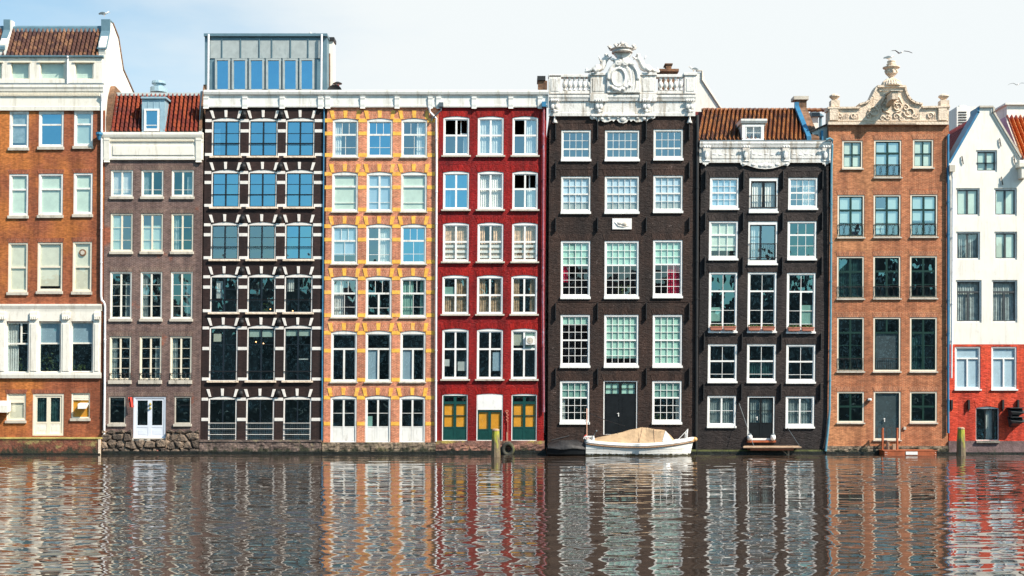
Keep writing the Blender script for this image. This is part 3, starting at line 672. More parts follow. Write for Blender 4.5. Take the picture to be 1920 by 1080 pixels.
for i, (a, b, c, d, rows, cu) in enumerate(((11, 604, 54, 699.5, [(.42, [(.66, 1, 1), (.34, 1, 2)]), (.58, [(1, 1, 1)])], [('W', 0, .5, 0, 1), ('F', .5, 1, .72, 1)]),
        (72, 603.5, 114, 699, [(.42, [(1, 1, 1)]), (.58, [(1, 1, 1)])], [('P', 0, 1, 0, .42), ('F', .1, 1, .62, 1), ('F', .3, .9, .7, 1)]),
        (132.5, 603, 174.4, 698.5, [(.42, [(1, 1, 1)]), (.58, [(1, 1, 1)])], [('P', 0, 1, 0, .42), ('F', .0, .6, .85, 1)]))):
    h.window(a, b, c, d, rows, cas='ivory', cur=cu, cw=1.4, sw=1.5, cd=.02, gl='gld')
h.window(12, 738, 48.5, 788.5, [(.27, [(1, 1, 1, 'panel')]), (.73, [(1, 1, 1)])], cas='cream', cur=[('C', 0, 1, .25, 1)], sill='sill', lint='w1s', linth=8, cw=1.5, sw=3)
h.window(61, 738, 119.5, 817, [(.74, [(.5, 1, 1), (.5, 1, 1)]), (.26, [(.5, 1, 1, 'panel'), (.5, 1, 1, 'panel')])], cas='cream', cur=[('D', 0, 1, 0, 1)], gl='gld', lint='w1s', linth=8, cw=4, sw=3.6, name='door', dmat='ivory')
h.window(133.6, 737, 168.5, 784.5, [(.24, [(1, 1, 1, 'panel')]), (.76, [(1, 1, 1)])], cas='cream', cur=[('O', 0, 1, .24, 1)], sill='sill', lint='w1s', linth=8, cw=1.5, sw=1.2)
for b_, d_ in ((208, 277), (326, 404), (455, 548)): h.window(-64, b_, -22, d_, T, cur=[('G', 0, 1, 0, .6)], sill='sill', sillh=5.5, gl='gl', cw=3.6)
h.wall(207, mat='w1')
# attic storey
m = MB(); h.pbox(m, -130, 108, 192, 117.5, -.06, .3); h.pbox(m, -130, 148.5, 192, 157, -.10, .3)
for a, c in ((-130, -40), (3.5, 20), (55, 74.5), (121, 140), (175, 192)): h.pbox(m, a, 117.5, c, 148.5, -.06, .3)
h.out(m, 'attic_front', M['ivory'], bevel=.01)
for a, b, c, d in ((-40, 117, 3.5, 149), (20, 117, 55, 149), (74.5, 117, 121, 149), (140, 117, 175, 149)):
    x0, x1, z0, z1 = h.rect(a, b, c, d, -.02); f = MB(); t = .05
    f.box(x0, x0 + t, -.02, .08, z0, z1); f.box(x1 - t, x1, -.02, .08, z0, z1); f.box(x0 + t, x1 - t, -.02, .08, z0, z0 + t); f.box(x0 - .1, x1 + .1, -.12, .08, z1 - .03, z1 + .03)
    w = h.out(f, 'attic_window', M['cream']); g = MB(); g.add([(x0, .05, z0), (x1, .05, z0), (x1, .05, z1), (x0, .052, z1)], [(0, 1, 2, 3)]); h.out(g, 'pane', M['gl'], w)
    g = MB(); g.add([(x0, .2, z0), (x1, .2, z0), (x1, .2, z1), (x0, .2, z1)], [(0, 1, 2, 3)]); h.out(g, 'blind', CUR['G'], w)
cornice(h, -130, 193, [(107, .30), (104.5, .34), (104, .34), (103.5, .2)][::-1], 'gutter', 'zinc')
cornice(h, -130, 193, [(158.5, .50), (163, .52), (167, .40), (171, .36), (171.5, .24), (181, .22), (182, .10), (199, .10), (200, .16), (207, .13)], 'cornice', 'ivory')
cornice(h, -130, 192, [(155.5, .22), (158.4, .5)], 'lead_flashing', 'lead')
m = MB()
for i in range(118):
    px = -120 + i * 2.65
    if px < 186: h.pbox(m, px, 173.5, px + 1.4, 179.5, -.18, -.1)
h.out(m, 'dentils', M['cream'])
# roof
m = MB(); q = lambda v: tuple(v - Vector((h.xc, 0, 0)))
A = P(-100, 105.5, .0); B = P(188.5, 105.5, .0); Cc = P(-86, 56, .85)
pantiles(m, q(A), q(B), q(Cc), .24, .24, .04); h0 = m.build('tile_roof', M['t_brown'], h.root)
m = MB(); a = P(-86, 57, .82); b = P(189.5, 57, .82); 
m.prof([(.78, a.z - .1 - 0), (.80, a.z + .18), (.95, a.z + .30), (1.1, a.z + .18), (1.1, a.z - .1)], a.x - h.xc, b.x - h.xc); m.build('ridge_flashing', M['zinc'], h.root)
def gable(name, pts, x0, x1, mat, parent):  # profile y,z
    g = MB(); g.prof(pts, x0, x1); return g.build(name, mat, parent)
topz = P(195, 36, .9).z; x0 = P(191, 36, .6).x - h.xc; x1 = P(202.5, 60, .4).x - h.xc
zt = P(195, 40, .9).z; zc = Z(105)
gable('party_wall', [(.02, Z(158)), (.02, zc + .1), (-.05, zc + .35), (.0, zc + .7), (.75, zt - .55), (.75, zt), (1.15, zt), (2.2, zt - .55), (3.1, P(215, 98, 1.2).z - .5), (9.0, P(258, 178, 5).z - 1.6), (9.0, Z(210)), (.02, Z(260))], x0 + .02, x1, M['w9'], h.root)
for nm, pts in (('parapet_cap', [(-.10, zc + .38), (-.10, zc + .46), (.06, zc + .50), (.10, zc + .40)]), ('parapet_flashing', [(.0, zc + .5), (.62, zt - .62), (.72, zt - .62), (.12, zc + .45)]), ('chimney_cap', [(.62, zt - .62), (.62, zt + .04), (1.25, zt + .04), (1.25, zt - .02), (.76, zt - .02), (.70, zt - .62)]),
        ('verge_flashing', [(1.25, zt + .05), (2.3, zt - .5), (3.2, P(215, 98, 1.2).z - .44), (9.1, P(258, 178, 5).z - 1.54), (9.1, P(258, 178, 5).z - 1.62), (3.1, P(215, 98, 1.2).z - .52), (2.2, zt - .6), (1.2, zt - .02)])):
    gable(nm, pts, x0 - .05, x1 + .04, M['zinc' if nm != 'verge_flashing' else 'chim'], h.root)
xl0 = P(7, 36, .6).x - h.xc; xl1 = P(21, 60, .6).x - h.xc
gable('party_wall', [(.02, zc - .1), (.0, zc + .7), (.72, zt - .6), (.72, zt), (1.1, zt), (1.1, zc)], xl0, xl1, M['w9'], h.root)
gable('parapet_flashing', [(-.06, zc + .35), (-.06, zc + .5), (.0, zc + .6), (.66, zt - .55), (.66, zt + .04), (1.2, zt + .04), (1.2, zt - .02), (.74, zt - .02), (.74, zt - .6), (.06, zc + .4)], xl0 - .04, xl1 - .1, M['zinc'], h.root)
# windows in the side wall
for yy, zz, hh in ((4.0, 20.3, 1.3), (5.2, 19.9, 1.3), (6.8, 19.4, 1.2)):
    g = MB(); g.box(x1 - .02, x1 + .02, yy - .35, yy + .35, zz - hh / 2, zz + hh / 2); h.root_w = g.build('side_window', M['bright'], h.root)
    g = MB(); g.box(x1 + .0, x1 + .028, yy - .26, yy + .26, zz - hh / 2 + .1, zz + hh / 2 - .1); g.build('pane', M['glb'], h.root_w)
# white window bay
m = MB()
h.pbox(m, -130, 577, 189, 602.5, -.10, .02)
for a, c in ((-6, 11), (54, 72), (114, 132.5), (174.4, 188), (-66, -48)):
    h.pbox(m, a, 602.5, c, 700, -.12, .02); h.pbox(m, a + 3, 607, c - 3, 696, -.15, -.1)
    h.pbox(m, a + 1.5, 585, c - 1.5, 597, -.2, -.1)
    for i in range(4): h.pbox(m, a + 2 + i * 3.4, 592, a + 4.4 + i * 3.4, 599, -.24, -.18)
for a, c in ((-130, -66), (-48, -6)): h.pbox(m, a, 602.5, c, 700, -.05, .02)
h.out(m, 'window_bay', M['ivory'], bevel=.012)
cornice(h, -130, 190, [(570, .30), (573, .32), (577, .22), (580, .14), (583, .12)], 'bay_cornice', 'ivory')
cornice(h, -130, 189, [(698.8, .22), (703, .24), (709, .16)], 'bay_sill', 'ivory')
m = MB(); h.pbox(m, -130, 823, 187, 870, -.55, .02); h.out(m, 'foundation_wall', M['quay_d'])
m = MB(); h.pbox(m, -130, 820.5, 188, 823.2, -.60, .02); h.out(m, 'coping', M['mosscap'])
m = MB(); h.pbox(m, -130, 850, 187.5, 870, -.60, -.5); h.out(m, 'wet_footing', M['wet'])
m = MB(); h.pbox(m, 184, 824, 188, 852, -.59, -.5); h.out(m, 'corner_post', M['sandstone'])
m = MB(); x, z = h.p(5, 770, -.4); x2 = h.p(14, 770, -.4)[0]
m.prof([(-.5, z - .1), (-.5, z + .30), (.0, z + .55), (.0, z + .35)], h.p(-30, 770, -.4)[0], x2); m.prof([(-.5, z - .12), (-.5, z + .30), (0, z + .55), (0, z - .02)], x2, x2 + .03); h.out(m, 'vent_hood', M['ivory'])
m = MB(); a, z = h.p(146, 757, -.3); b = h.p(162, 757, -.3)[0]; m.prof([(-.32, z), (-.32, z - .28), (.1, z - .02), (.1, z + .05)], a, b); h.out(m, 'vent_hood', M['bright'])
h.pipe([(127, 106, -.35), (127, 109, -.16), (126.4, 157, -.16)], .045, 'pipe')
h.pipe([(190, 176, -.25), (191, 190, -.12), (190.4, 300), (189.6, 556), (191, 563), (195, 567), (197, 574), (196.5, 700), (195, 846)], .06, 'pipe', -.13)

# ================================================================ house 2: narrow purple-brown brick
h = House('h2', 'narrow purple-brown brick house with zinc dormer on red tiles, white double door above boulders', 191.5, 375.5, .0095)
for r, (b, d, rows, cas, xs, si) in enumerate((
    (319, 368.7, [(1, [(.5, 1, 1, None, [.78]), (.5, 1, 1, None, [.78])])], 'ivory', ((207.7, 249.3), (264.8, 306.3), (321.8, 363.3)), 5),
    (400.3, 471.8, [(1, [(.5, 1, 3, None, [.35, .72]), (.5, 1, 3, None, [.35, .72])])], 'cream', ((207.2, 248.7), (264, 305.5), (321, 362.5)), 5),
    (509.7, 598, [(1, [(.5, 1, 4), (.5, 1, 4)])], 'ivory', ((206, 247), (263, 304), (320, 361)), 5),
    (630.7, 713, [(1, [(.5, 1, 4), (.5, 1, 4)])], 'cream', ((205, 245.7), (261.5, 302.7), (318.6, 359.3)), 7))):
    for i, (a, c) in enumerate(xs):
        cu = [('W', 0, 1, 0, 1, .006)] if (r == 0 and i == 0) else [('G', 0, .5, 0, 1)] if r == 1 and i == 0 else [('G', 0, 1, .3, 1)] if r == 1 and i == 1 else [('A', 0, .3, 0, 1)] if (i + r) % 2 else [('A', .7, 1, .2, 1)]
        h.window(a, b, c, d, rows, cas=cas, cur=cu, sill='sill', sillh=si, gl='gls' if (r < 2 and i == 0) or (r == 1 and i == 1) else 'gld', lint='w2s', linth=9, cw=2.4, sw=1.5, mw=.7, rail=(.84, .99, 'scroll') if r == 3 else None)
for a, c in ((203.7, 235.2), (327, 358.5)):
    h.window(a, 743.5, c, 794.7, [(.3, [(1, 1, 1)]), (.7, [(1, 1, 1)])], cas='sill', sash='blacksash', cur=[('A', 0, 1, 0, .1)], sill='sill', sillh=5, gl='gld', lint='w2s', linth=8, cw=2.4, sw=1)
w = h.window(249.7, 743.7, 310.8, 821.5, [(.74, [(.5, 1, 1), (.5, 1, 1)]), (.26, [(.5, 1, 1, 'panel'), (.5, 1, 1, 'panel')])], cas='lilac', cur=[], gl='gld', lint='w2s', linth=8, cw=3.2, sw=4, name='door', btm=1, dmat='lilac')
m = MB(); x, z = h.p(281.5, 757, 0)
for t in range(2): m.lathe([(.03, -.10), (.07, -.06), (.06, .0), (.02, .05)], (x, .03, z - .0 - t * .22), 8)
h.out(m, 'door_knocker', M['brass'], w)
h.wall(299, mat='w2')
cornice(h, 190, 379.5, [(247.5, .46), (252, .50), (256, .42), (258, .36), (260.5, .22), (265, .20), (268, .10), (295, .09), (296, .14), (299.5, .12)], 'cornice', 'ivory')
m = MB()
for i in range(64): px = 204 + i * 2.5; h.pbox(m, px, 261.5, px + 1.3, 265, -.17, -.1)
h.out(m, 'dentils', M['cream'])
for px in (199.5, 372): m = MB(); bracket(h, m, px, 10.5, 259, 304, .34, .14); h.out(m, 'cornice_bracket', M['ivory'])
m = MB(); h.pbox(m, 211, 273, 364, 291, -.13, -.08); h.out(m, 'frieze_panel', M['ivory'], bevel=.02)
q = lambda v: tuple(v - Vector((h.xc, 0, 0)))
m = MB(); pantiles(m, q(P(209, 247, .0)), q(P(372.5, 247, .0)), q(P(218.5, 178, 1.0)), .25, .27, .04); m.build('tile_roof', M['t_red'], h.root)
m = MB(); a = P(219, 178, 1.0); b = P(375, 175.5, 1.0); m.prof([(.9, a.z - .06), (.95, a.z + .12), (1.1, a.z + .16), (1.2, a.z - .1)], a.x - h.xc, b.x - h.xc); m.build('ridge_flashing', M['zincpale'], h.root)
m = MB(); zz = Z(250)
for (a_, b_, w_) in ((P(207.5, 248, -.05), P(218.5, 177, 1.0), .14), (P(372.8, 248, -.05), P(375.5, 174, 1.0), .16)):
    for s_ in (0,):
        m = MB(); A, B = Vector(q(a_)), Vector(q(b_)); m.add([A, A + Vector((w_, 0, 0)), B + Vector((w_, 0, 0)), B, A + Vector((0, .1, .12)), A + Vector((w_, .1, .12)), B + Vector((w_, .1, .12)), B + Vector((0, .1, .12))], [(0, 1, 5, 4), (4, 5, 6, 7), (1, 2, 6, 5), (0, 4, 7, 3), (2, 3, 7, 6), (0, 3, 2, 1)]); m.build('verge_flashing', M['zincpale'], h.root)
gable('party_wall', [(.0, Z(300)), (-.02, Z(238)), (1.0, P(376, 170, 1).z + .35), (1.5, P(376, 170, 1).z + .35), (1.5, Z(300))], P(374.8, 200, .2).x - h.xc, P(379.8, 200, .2).x - h.xc, M['chim'], h.root)
m = MB(); a = P(198, 246, .0); 
gable('party_wall', [(.0, Z(248)), (.0, Z(222)), (.35, Z(178)), (.8, Z(155)), (2.2, Z(160)), (2.2, Z(248))], P(199, 200, 0).x - h.xc, P(208, 200, 0).x - h.xc, M['chim'], h.root)
# roof body behind
m = MB(); rz = P(219, 178, 1).z; m.prof([(1.05, rz - .1), (1.05, Z(250)), (8, Z(250)), (8, rz - 3)], P(209, 200, 0).x - h.xc, P(375, 200, 0).x - h.xc); m.build('rear_roof', M['t_red'], h.root)
# dormer
m = MB(); fy = -.12
h.pbox(m, 266, 205, 271.5, 247, fy, 1.0); h.pbox(m, 300, 205, 309, 247, fy, 1.0); h.pbox(m, 266, 184, 309, 205, fy, 1.0); h.pbox(m, 264, 181, 311.5, 184.5, -.22, 1.1)
for px in (277, 288, 299): h.pbox(m, px, 184.5, px + 1, 205, fy - .02, fy)
dm = h.out(m, 'dormer', M['dormerzinc'])
x0_, x1_, z0_, z1_ = h.rect(271.5, 205, 300, 247, 0); f = MB(); t = .11
f.box(x0_, x0_ + t, 0, .12, z0_, z1_); f.box(x1_ - t, x1_, 0, .12, z0_, z1_); f.box(x0_ + t, x1_ - t, 0, .12, z0_, z0_ + t * 1.4); f.box(x0_ + t, x1_ - t, 0, .12, z1_ - t, z1_); f.box(x0_ + t, x1_ - t, .03, .09, z0_ + .32, z0_ + .36)
f.v = [(a_, b_ - .17, c_) for a_, b_, c_ in f.v]; h.out(f, 'dormer_window', M['bright'], dm)
g = MB(); g.add([(x0_ + t, -.10, z0_), (x1_ - t, -.10, z0_), (x1_ - t, -.10, z1_), (x0_ + t, -.10, z1_)], [(0, 1, 2, 3)]); h.out(g, 'pane', M['glb'], dm)
m = MB(); v = P(298, 178, 3.4) - Vector((h.xc, 0, 0)); m.lathe([(.28, -1.0), (.28, .1), (.52, .12), (.50, .42), (.30, .46), (.30, .62), (.42, .64), (.40, .78)], v, 14); h.root_v = m.build('roof_vent', M['dormerzinc'], h.root)
# boulders under the door
def rubble(h, x0, x1, top_fn, y1, seed, mat, name='rubble_plinth', cell=.50, pr=.12, bulge=.15):
    rnd = random.Random(seed); m = MB(); xa = h.p(x0, y1)[0]; xb = h.p(x1, y1)[0]; pts = []
    zt = max(h.p(x0, t)[1] for t in (top_fn(x0), top_fn(x1))); nz_ = 4; nx_ = int((xb - xa) / cell)
    for j in range(-1, nz_ + 2):
        for i in range(-1, nx_ + 2):
            pts.append((xa + (i + .5 * (j % 2) + rnd.uniform(-.32, .32)) * (xb - xa) / nx_, -.3 + (j + rnd.uniform(-.22, .22)) * (zt + .3) / nz_, rnd.uniform(.25, 1.0), rnd.uniform(-.5, .5), rnd.uniform(-.5, .5)))
    NX, NZ = int((xb - xa) / .045), 34
    def fn(u, v):
        x = xa + (xb - xa) * u; ztop = h.p(x0 + (x1 - x0) * u, top_fn(x0 + (x1 - x0) * u))[1]; z = -.4 + (ztop + .4) * v
        ds = sorted((((x - p[0]) * .72) ** 2 + ((z - p[1]) * 1.25) ** 2, k) for k, p in enumerate(pts))[:2]
        d1, d2 = ds[0][0] ** .5, ds[1][0] ** .5; p = pts[ds[0][1]]; e = min(1, (d2 - d1) / .13)
        dep = (pr + bulge * p[2] + .12 * ((x - p[0]) * p[3] + (z - p[1]) * p[4])) * (e ** .45) + .02 + rnd.uniform(-.012, .012)
        return (x, -dep, z)
    m.grid(fn, NX, NZ); m.grid(lambda u, v: tuple(Vector(fn(u, 1)) * (1 - v) + Vector((xa + (xb - xa) * u, .25, fn(u, 1)[2])) * v), NX, 1)
    return h.out(m, name, mat)
def rub_mat():
    N = NT('rough_boulders'); o = N.coord(); v = N.n('ShaderNodeTexVoronoi', {'Vector': N.mapped(o, (1.7, .6, 2.6)), 'Scale': 1.0}).outputs['Color']; k_ = N.n('ShaderNodeSeparateColor', {0: v}).outputs[0]
    c = N.mix(k_, (.06, .045, .036, 1), (.30, .22, .16, 1)); c = N.mix(N.math('MULTIPLY', N.rng(N.noise(o, 2.6, 8, .7), .52, .62), .8), c, (.035, .03, .026, 1)); c = N.mix(N.math('MULTIPLY', N.rng(N.noise(N.mapped(o, loc=(4, 4, 4)), 1.2, 6, .7), .62, .70), .7), c, (.32, .06, .04, 1))
    return N.out(N.n('ShaderNodeBsdfPrincipled', {'Base Color': c, 'Roughness': .85, 'Normal': N.n('ShaderNodeBump', {'Height': N.noise(o, 9, 5), 'Distance': .05}).outputs[0]}).outputs[0])
rubble(h, 193, 374, lambda px: 823 if 248 < px < 313 else 807.5 + 2.0 * sin(px * .35), 852, 3, rub_mat())
m = MB(); h.pbox(m, 193, 846, 374, 870, -.30, .0); h.out(m, 'wet_footing', M['wet'])
m = MB(); h.pbox(m, 247, 821.5, 313, 826, -.14, .2); h.out(m, 'door_step', M['sill'])
m = MB(); x, z = h.p(186, 254, -.3); m.lathe([(.07, -.25), (.13, -.05), (.20, .05), (.20, .16), (.16, .16)], (x, -.30, z), 10); h.out(m, 'rainwater_head', M['zincblue'])
m = MB(); x, z = h.p(244, 755, -.2); m.tube([(x, -.03, z + .25), (x - .02, -.25, z + .28), (x - .02, -.3, z + .05)], .016, 6); fl = h.out(m, 'flag_pole', M['iron'])
m = MB(); m.grid(lambda u, v: (x - .08 + .22 * u + .10 * v, -.3 + .05 * sin(u * 9), z + .30 - .55 * v), 8, 4); h.out(m, 'flag', M['red'], fl)

# ================================================================ house 3: black brick with white bands, zinc penthouse
h = House('h3', 'black-brown brick house with white stone bands and a zinc penthouse on its flat roof', 376.0, 604.8, .0135)
n2x3 = lambda *fr: [(1, [(.5, 1, 3, None, list(fr)), (.5, 1, 3, None, list(fr))])]
rows3 = [
    (221, 293, ((397, 450.5), (466.5, 520.5), (535.8, 589.6)), n2x3(.34, .69), 'glb', .13),
    (318.3, 388.5, ((396.2, 449.6), (465.3, 518.8), (534.8, 588)), n2x3(.32, .64), 'glb', .13),
    (416.3, 486.5, ((395, 447.7), (464.2, 517), (534, 586.8)), n2x3(.35, .70), 'gls', .13),
    (513.8, 586, ((394, 446.4), (463.8, 516.3), (533.3, 585.7)), n2x3(.33, .68), 'gld', .13),
    (609.8, 714, ((392.2, 445), (463, 515.6), (532, 584.5)), n2x3(.30, .83), 'gld', .13),
    (743.3, 826.5, ((390.3, 443.7), (461, 513.8), (531, 583.2)), [(1, [(.5, 1, 1), (.5, 1, 1)])], 'gld', .12)]
bands = MB(); vs_ = MB()
EDG = (h.x0, h.x1)
for r, (b, d, xs, rows, gl_, arc) in enumerate(rows3):
    for i, (a, c) in enumerate(xs):
        cu = []
        if r == 0: cu = [('W', 0, .25, .2, 1)] if i == 0 else []
        if r == 3: cu = [[('W', .15, .42, .1, .6)], [('F', .5, .95, .75, 1)], [('W', .05, .3, 0, .4)]][i]
        if r == 4: cu = [[('C', .1, .4, .1, .25, 0)], [('G', 0, 1, .03, .16)], [('G', 0, 1, .03, .14), ('W', .5, .9, .58, .6, 0)]][i]
        if r == 1: cu = [('D', 0, 1, .55, 1)] if i == 0 else []
        h.window(a, b, c, d, rows, cas='paleband', sash='navy', gl='glb' if (r == 2 and i == 2) else gl_, arc=arc, cur=cu, cw=2.2 if r < 5 else 2.6, top=2.0, sw=1.5 if r != 5 else 1.0, mw=1.0, btm=1.0,
                 sill='sandstone' if r < 5 else None, sillh=3.4, sillx=3, silly=.13,
                 rail=(.66, .665, 'rod') if r < 4 else (.83, .835, 'rod') if r == 4 else (.60, .985, 'grid', 'paleband'))
    z0p, z1p = d, b
    # piers: white bands at spring, middle and sill level
    piers = [(None, xs[0][0]), (xs[0][1], xs[1][0]), (xs[1][1], xs[2][0]), (xs[2][1], None)]
    mid = b + (d - b) * (.34 if r < 4 else .42 if r == 4 else .52)
    for (l_, r_) in piers:
        for (ya, yb) in ((b + 2.5, b + 8.0), (mid - 3, mid + 3), (d - 6, d - .5)):
            if r == 5 and ya > d - 10: continue
            la = l_ if l_ is not None else 373 + (852 - ya) * .0135 + 3.2; rb = r_ if r_ is not None else 602.3 + (852 - ya) * .0135 * .7
            m = MB(); h.pbox(m, la + .3, ya, rb - .3, yb, -.022, .02); h.out(m, 'stone_band', M['paleband'], bevel=.008)
    for (a, c) in xs:      # voussoirs
        for t, sk in ((-1, -1), (0, 0), (1, 1)):
            cx = (a + c) / 2 + t * (c - a) * .43; hw = 2.6; y0_, y1_ = b - 14.5 + abs(t) * 1.0, b - 1.0 + abs(t) * 2.0
            p0 = h.p(cx - hw * .85, y1_); p1 = h.p(cx + hw * .85, y1_); p2 = h.p(cx + hw * 1.1 + sk * 4.2, y0_); p3 = h.p(cx - hw * 1.1 + sk * 4.2, y0_)
            m = MB(); m.prism([p0, p1, p2, p3], -.035, .02); h.out(m, 'stone_voussoir', M['paleband'], bevel=.008)
    for (l_, r_) in piers[1:3]:
        cx = (l_ + r_) / 2; m = MB(); x, z = h.p(cx, b - 6); m.box(x - .09, x + .09, -.12, .02, z - .16, z + .22); m.ball((x, -.12, z), (.13, .08, .13), 8, 6); h.out(m, 'wall_anchor', M['iron'])
h.wall(201, mat='w3')
CP = [(168.5, .50), (172, .54), (176.5, .44), (178, .34), (179, .16), (183, .11), (197, .10), (197.5, .20), (201, .16)]
cornice(h, 381.5, 607, CP, 'cornice', 'white')
for px in (386, 459, 529, 601): m = MB(); bracket(h, m, px, 9.5, 181, 203.5, .30, .24); h.out(m, 'cornice_bracket', M['white'])
# the penthouse
pd = 1.1
def pb(m, a, b, c, d, y0, y1):
    A = P(a, d, y0); B = P(c, b, y0); m.box(A.x - h.xc, B.x - h.xc, y0, y1, A.z, B.z)
m = MB(); pb(m, 384, 66, 613, 176, pd, 3.6); ph_ = m.build('penthouse', M['zinc'], h.root)
m = MB(); pb(m, 382, 62.5, 613.5, 67.5, pd - .18, 3.7); m.build('roof_edge', M['zinc'], ph_)
m = MB(); xs_ = [393, 416, 451, 486, 509.5, 544.5, 577.5, 602]
for a, c in zip(xs_[:-1], xs_[1:]): pb(m, a + 1.3, 75, c - 1.3, 109, pd - .05, pd + .02)
m.build('zinc_panels', M['zincpale'], ph_)
m = MB()
for px in xs_: pb(m, px - .6, 71, px + .8, 110, pd - .09, pd)
m.build('standing_seams', M['zinc'], ph_)
for a, c in ((403, 431), (434.5, 463), (466.7, 495), (498.7, 526.5), (530, 557.8), (561.5, 589)):
    f = MB(); pb(f, a, 109.5, c, 113, pd - .12, pd + .05); pb(f, a, 113, a + 3.4, 168, pd - .12, pd + .05); pb(f, c - 3.4, 113, c, 168, pd - .12, pd + .05); pb(f, a, 167, c, 171, pd - .12, pd + .05)
    w = f.build('penthouse_window', M['zincpale'], ph_)
    g = MB(); pb(g, a + 3.4, 113, c - 3.4, 167, pd - .04, pd - .02); g.build('pane', M['glb'], ph_)
for px in (391, 603): m = MB(); a = P(px, 64, pd - .25); b = P(px - 1, 172, pd - .25); m.tube([(a.x - h.xc, a.y, a.z), (b.x - h.xc, b.y, b.z)], .06, 8); m.build('downpipe', M['pipe'], ph_)
m = MB(); pb(m, 615.5, 74, 625, 180, 2.0, 2.7); ch = m.build('chimney', M['w9'], h.root); m = MB(); pb(m, 614.5, 69.5, 626.5, 76, 1.9, 2.8); m.build('chimney_cap', M['iron'], ch)
m = MB(); pb(m, 616.2, 100, 619, 180, 1.94, 2.0); m.build('flue_strip', M['chim'], ch)
plinth(h, 374, 602.5, 826.5, 852, 'quay_a', .16, seed=2); m = MB(); h.pbox(m, 373.5, 825, 603, 828.5, -.20, .02); h.out(m, 'coping', M['quay_a']); m = MB(); h.pbox(m, 373.5, 846.5, 603, 870, -.22, .0); h.out(m, 'wet_footing', M['wet'])

lampm = plain('lamp_glow', (1, .6, .3), .5, emit=((1.0, .5, .2), 5.0))
for px, py in ((480, 641), (494, 644), (507, 580), (549, 583)):
    m = MB(); x, z = h.p(px, py, .45); m.ball((x, .45, z), .035, 8, 6); h.out(m, 'ceiling_lamp', lampm)

# ================================================================ house 4: salmon brick, yellow bands
h = House('h4', 'salmon brick house with yellow brick bands and three white double doors at water level', 605.5, 817.0, .009)
tr3 = (.38, [(1, 3, 1)]); tr1 = (.32, [(1, 1, 1)])
lo2 = (.62, [(1, 2, 2, None, [.62])]); lo1 = (.68, [(1, 1, 2, None, [.70])]); cr = [(.33, [(.5, 1, 1), (.5, 1, 1)]), (.67, [(.5, 1, 2, None, [.68]), (.5, 1, 2, None, [.68])])]
rows4 = [
    (221.8, 294.6, ((623.6, 671.8), (688, 736.2), (752.3, 801)), ([tr3, lo2], [tr3, lo2], [tr3, lo2]), ('gls', 'glb', 'gls'), ([('W', 0, .3, 0, 1)], [], [('W', .6, 1, 0, 1)])),
    (322, 396.8, ((622.4, 671), (687.3, 735.4), (751.5, 800.2)), ([tr1, lo1], cr, [tr1, lo1]), ('gl', 'gls', 'gl'), ([('G', 0, 1, 0, 1)], [('P', 0, 1, 0, 1)], [('G', 0, 1, 0, 1)])),
    (420, 494.8, ((621.5, 670.5), (686.6, 735), (751.3, 799.3)), ([tr3, lo2], cr, [tr3, lo2]), ('gls', 'gls', 'glb'), ([('P', 0, 1, 0, .8)], [('W', .5, 1, 0, 1)], [('W', .75, 1, .3, 1)])),
    (517.8, 595, ((620.9, 670.5), (685.4, 734.5), (750.3, 799)), ([tr3, lo2], [tr3, (.62, [(.5, 1, 2, None, [.66]), (.5, 1, 2, None, [.66])])], [tr3, lo2]), ('gls', 'gld', 'gld'), ([('W', 0, .45, 0, 1)], [], [('T', .0, .5, 0, 1, .02), ('T', .8, 1, 0, 1, .02)])),
    (620, 716, ((620.2, 669.5), (684.9, 733.9), (750, 798)), ([tr1, (.68, [(.5, 1, 1), (.5, 1, 1)])],) * 3, ('gld',) * 3, ([], [('P', 0, .46, .35, 1)], [('P', 0, .46, .35, 1)])),
    (741.6, 829.5, ((619.2, 668.8), (684.3, 732.5), (748.8, 797.3)), ([(.66, [(.5, 1, 2), (.5, 1, 2)]), (.34, [(.5, 1, 1, 'panel'), (.5, 1, 1, 'panel')])],) * 3, ('gld',) * 3, ([], [('T', 0, .25, .4, .66)], []))]
bands = MB(); vs_ = MB()
for r, (b, d, xs, rws, gls, cus) in enumerate(rows4):
    for i, (a, c) in enumerate(xs):
        h.window(a, b, c, d, rws[i], cas='white', gl=gls[i], cur=cus[i], arc=.11, cw=3.0, sw=1.7, mw=.8, btm=3.0 if r < 5 else 1, name='window' if r < 5 else 'door', sill='sill' if r < 5 else None, sillh=2.6, sillx=1.5, lint='w4s', linth=13, lintw=4)
    piers = [(h.x0 + (852 - b) * .004 + 1.0, xs[0][0]), (xs[0][1], xs[1][0]), (xs[1][1], xs[2][0]), (xs[2][1], 815.8 + (852 - b) * .005)]
    mid = b + (d - b) * (.39 if r < 5 else .60)
    for (l_, r_) in piers:
        for (ya, yb) in ((b + .5, b + 7.5), (mid - 3.5, mid + 3.5), (d - 7.5, d - .5)):
            if r == 5 and ya > d - 10: continue
            m = MB(); h.pbox(m, l_ + .2, ya, r_ - .2, yb, -.012, .02); h.out(m, 'yellow_band', M['yellow'])
    for (a, c) in xs:
        for t in (-1, 0, 1):
            cx = (a + c) / 2 + t * (c - a) * .47; hw = 3.6; y0_, y1_ = b - 14.5, b - .8 + abs(t) * 2.2
            m = MB(); m.prism([h.p(cx - hw * .85, y1_), h.p(cx + hw * .85, y1_), h.p(cx + hw * 1.1 + t * 3.0, y0_), h.p(cx - hw * 1.1 + t * 3.0, y0_)], -.024, .02); h.out(m, 'yellow_voussoir', M['yellow'])
h.wall(201, mat='w4')
cornice(h, 607.3, 820, CP, 'cornice', 'white')
for px in (614.5, 680, 744.5, 807): m = MB(); bracket(h, m, px, 9, 181, 203.5, .30, .24); h.out(m, 'cornice_bracket', M['white'])
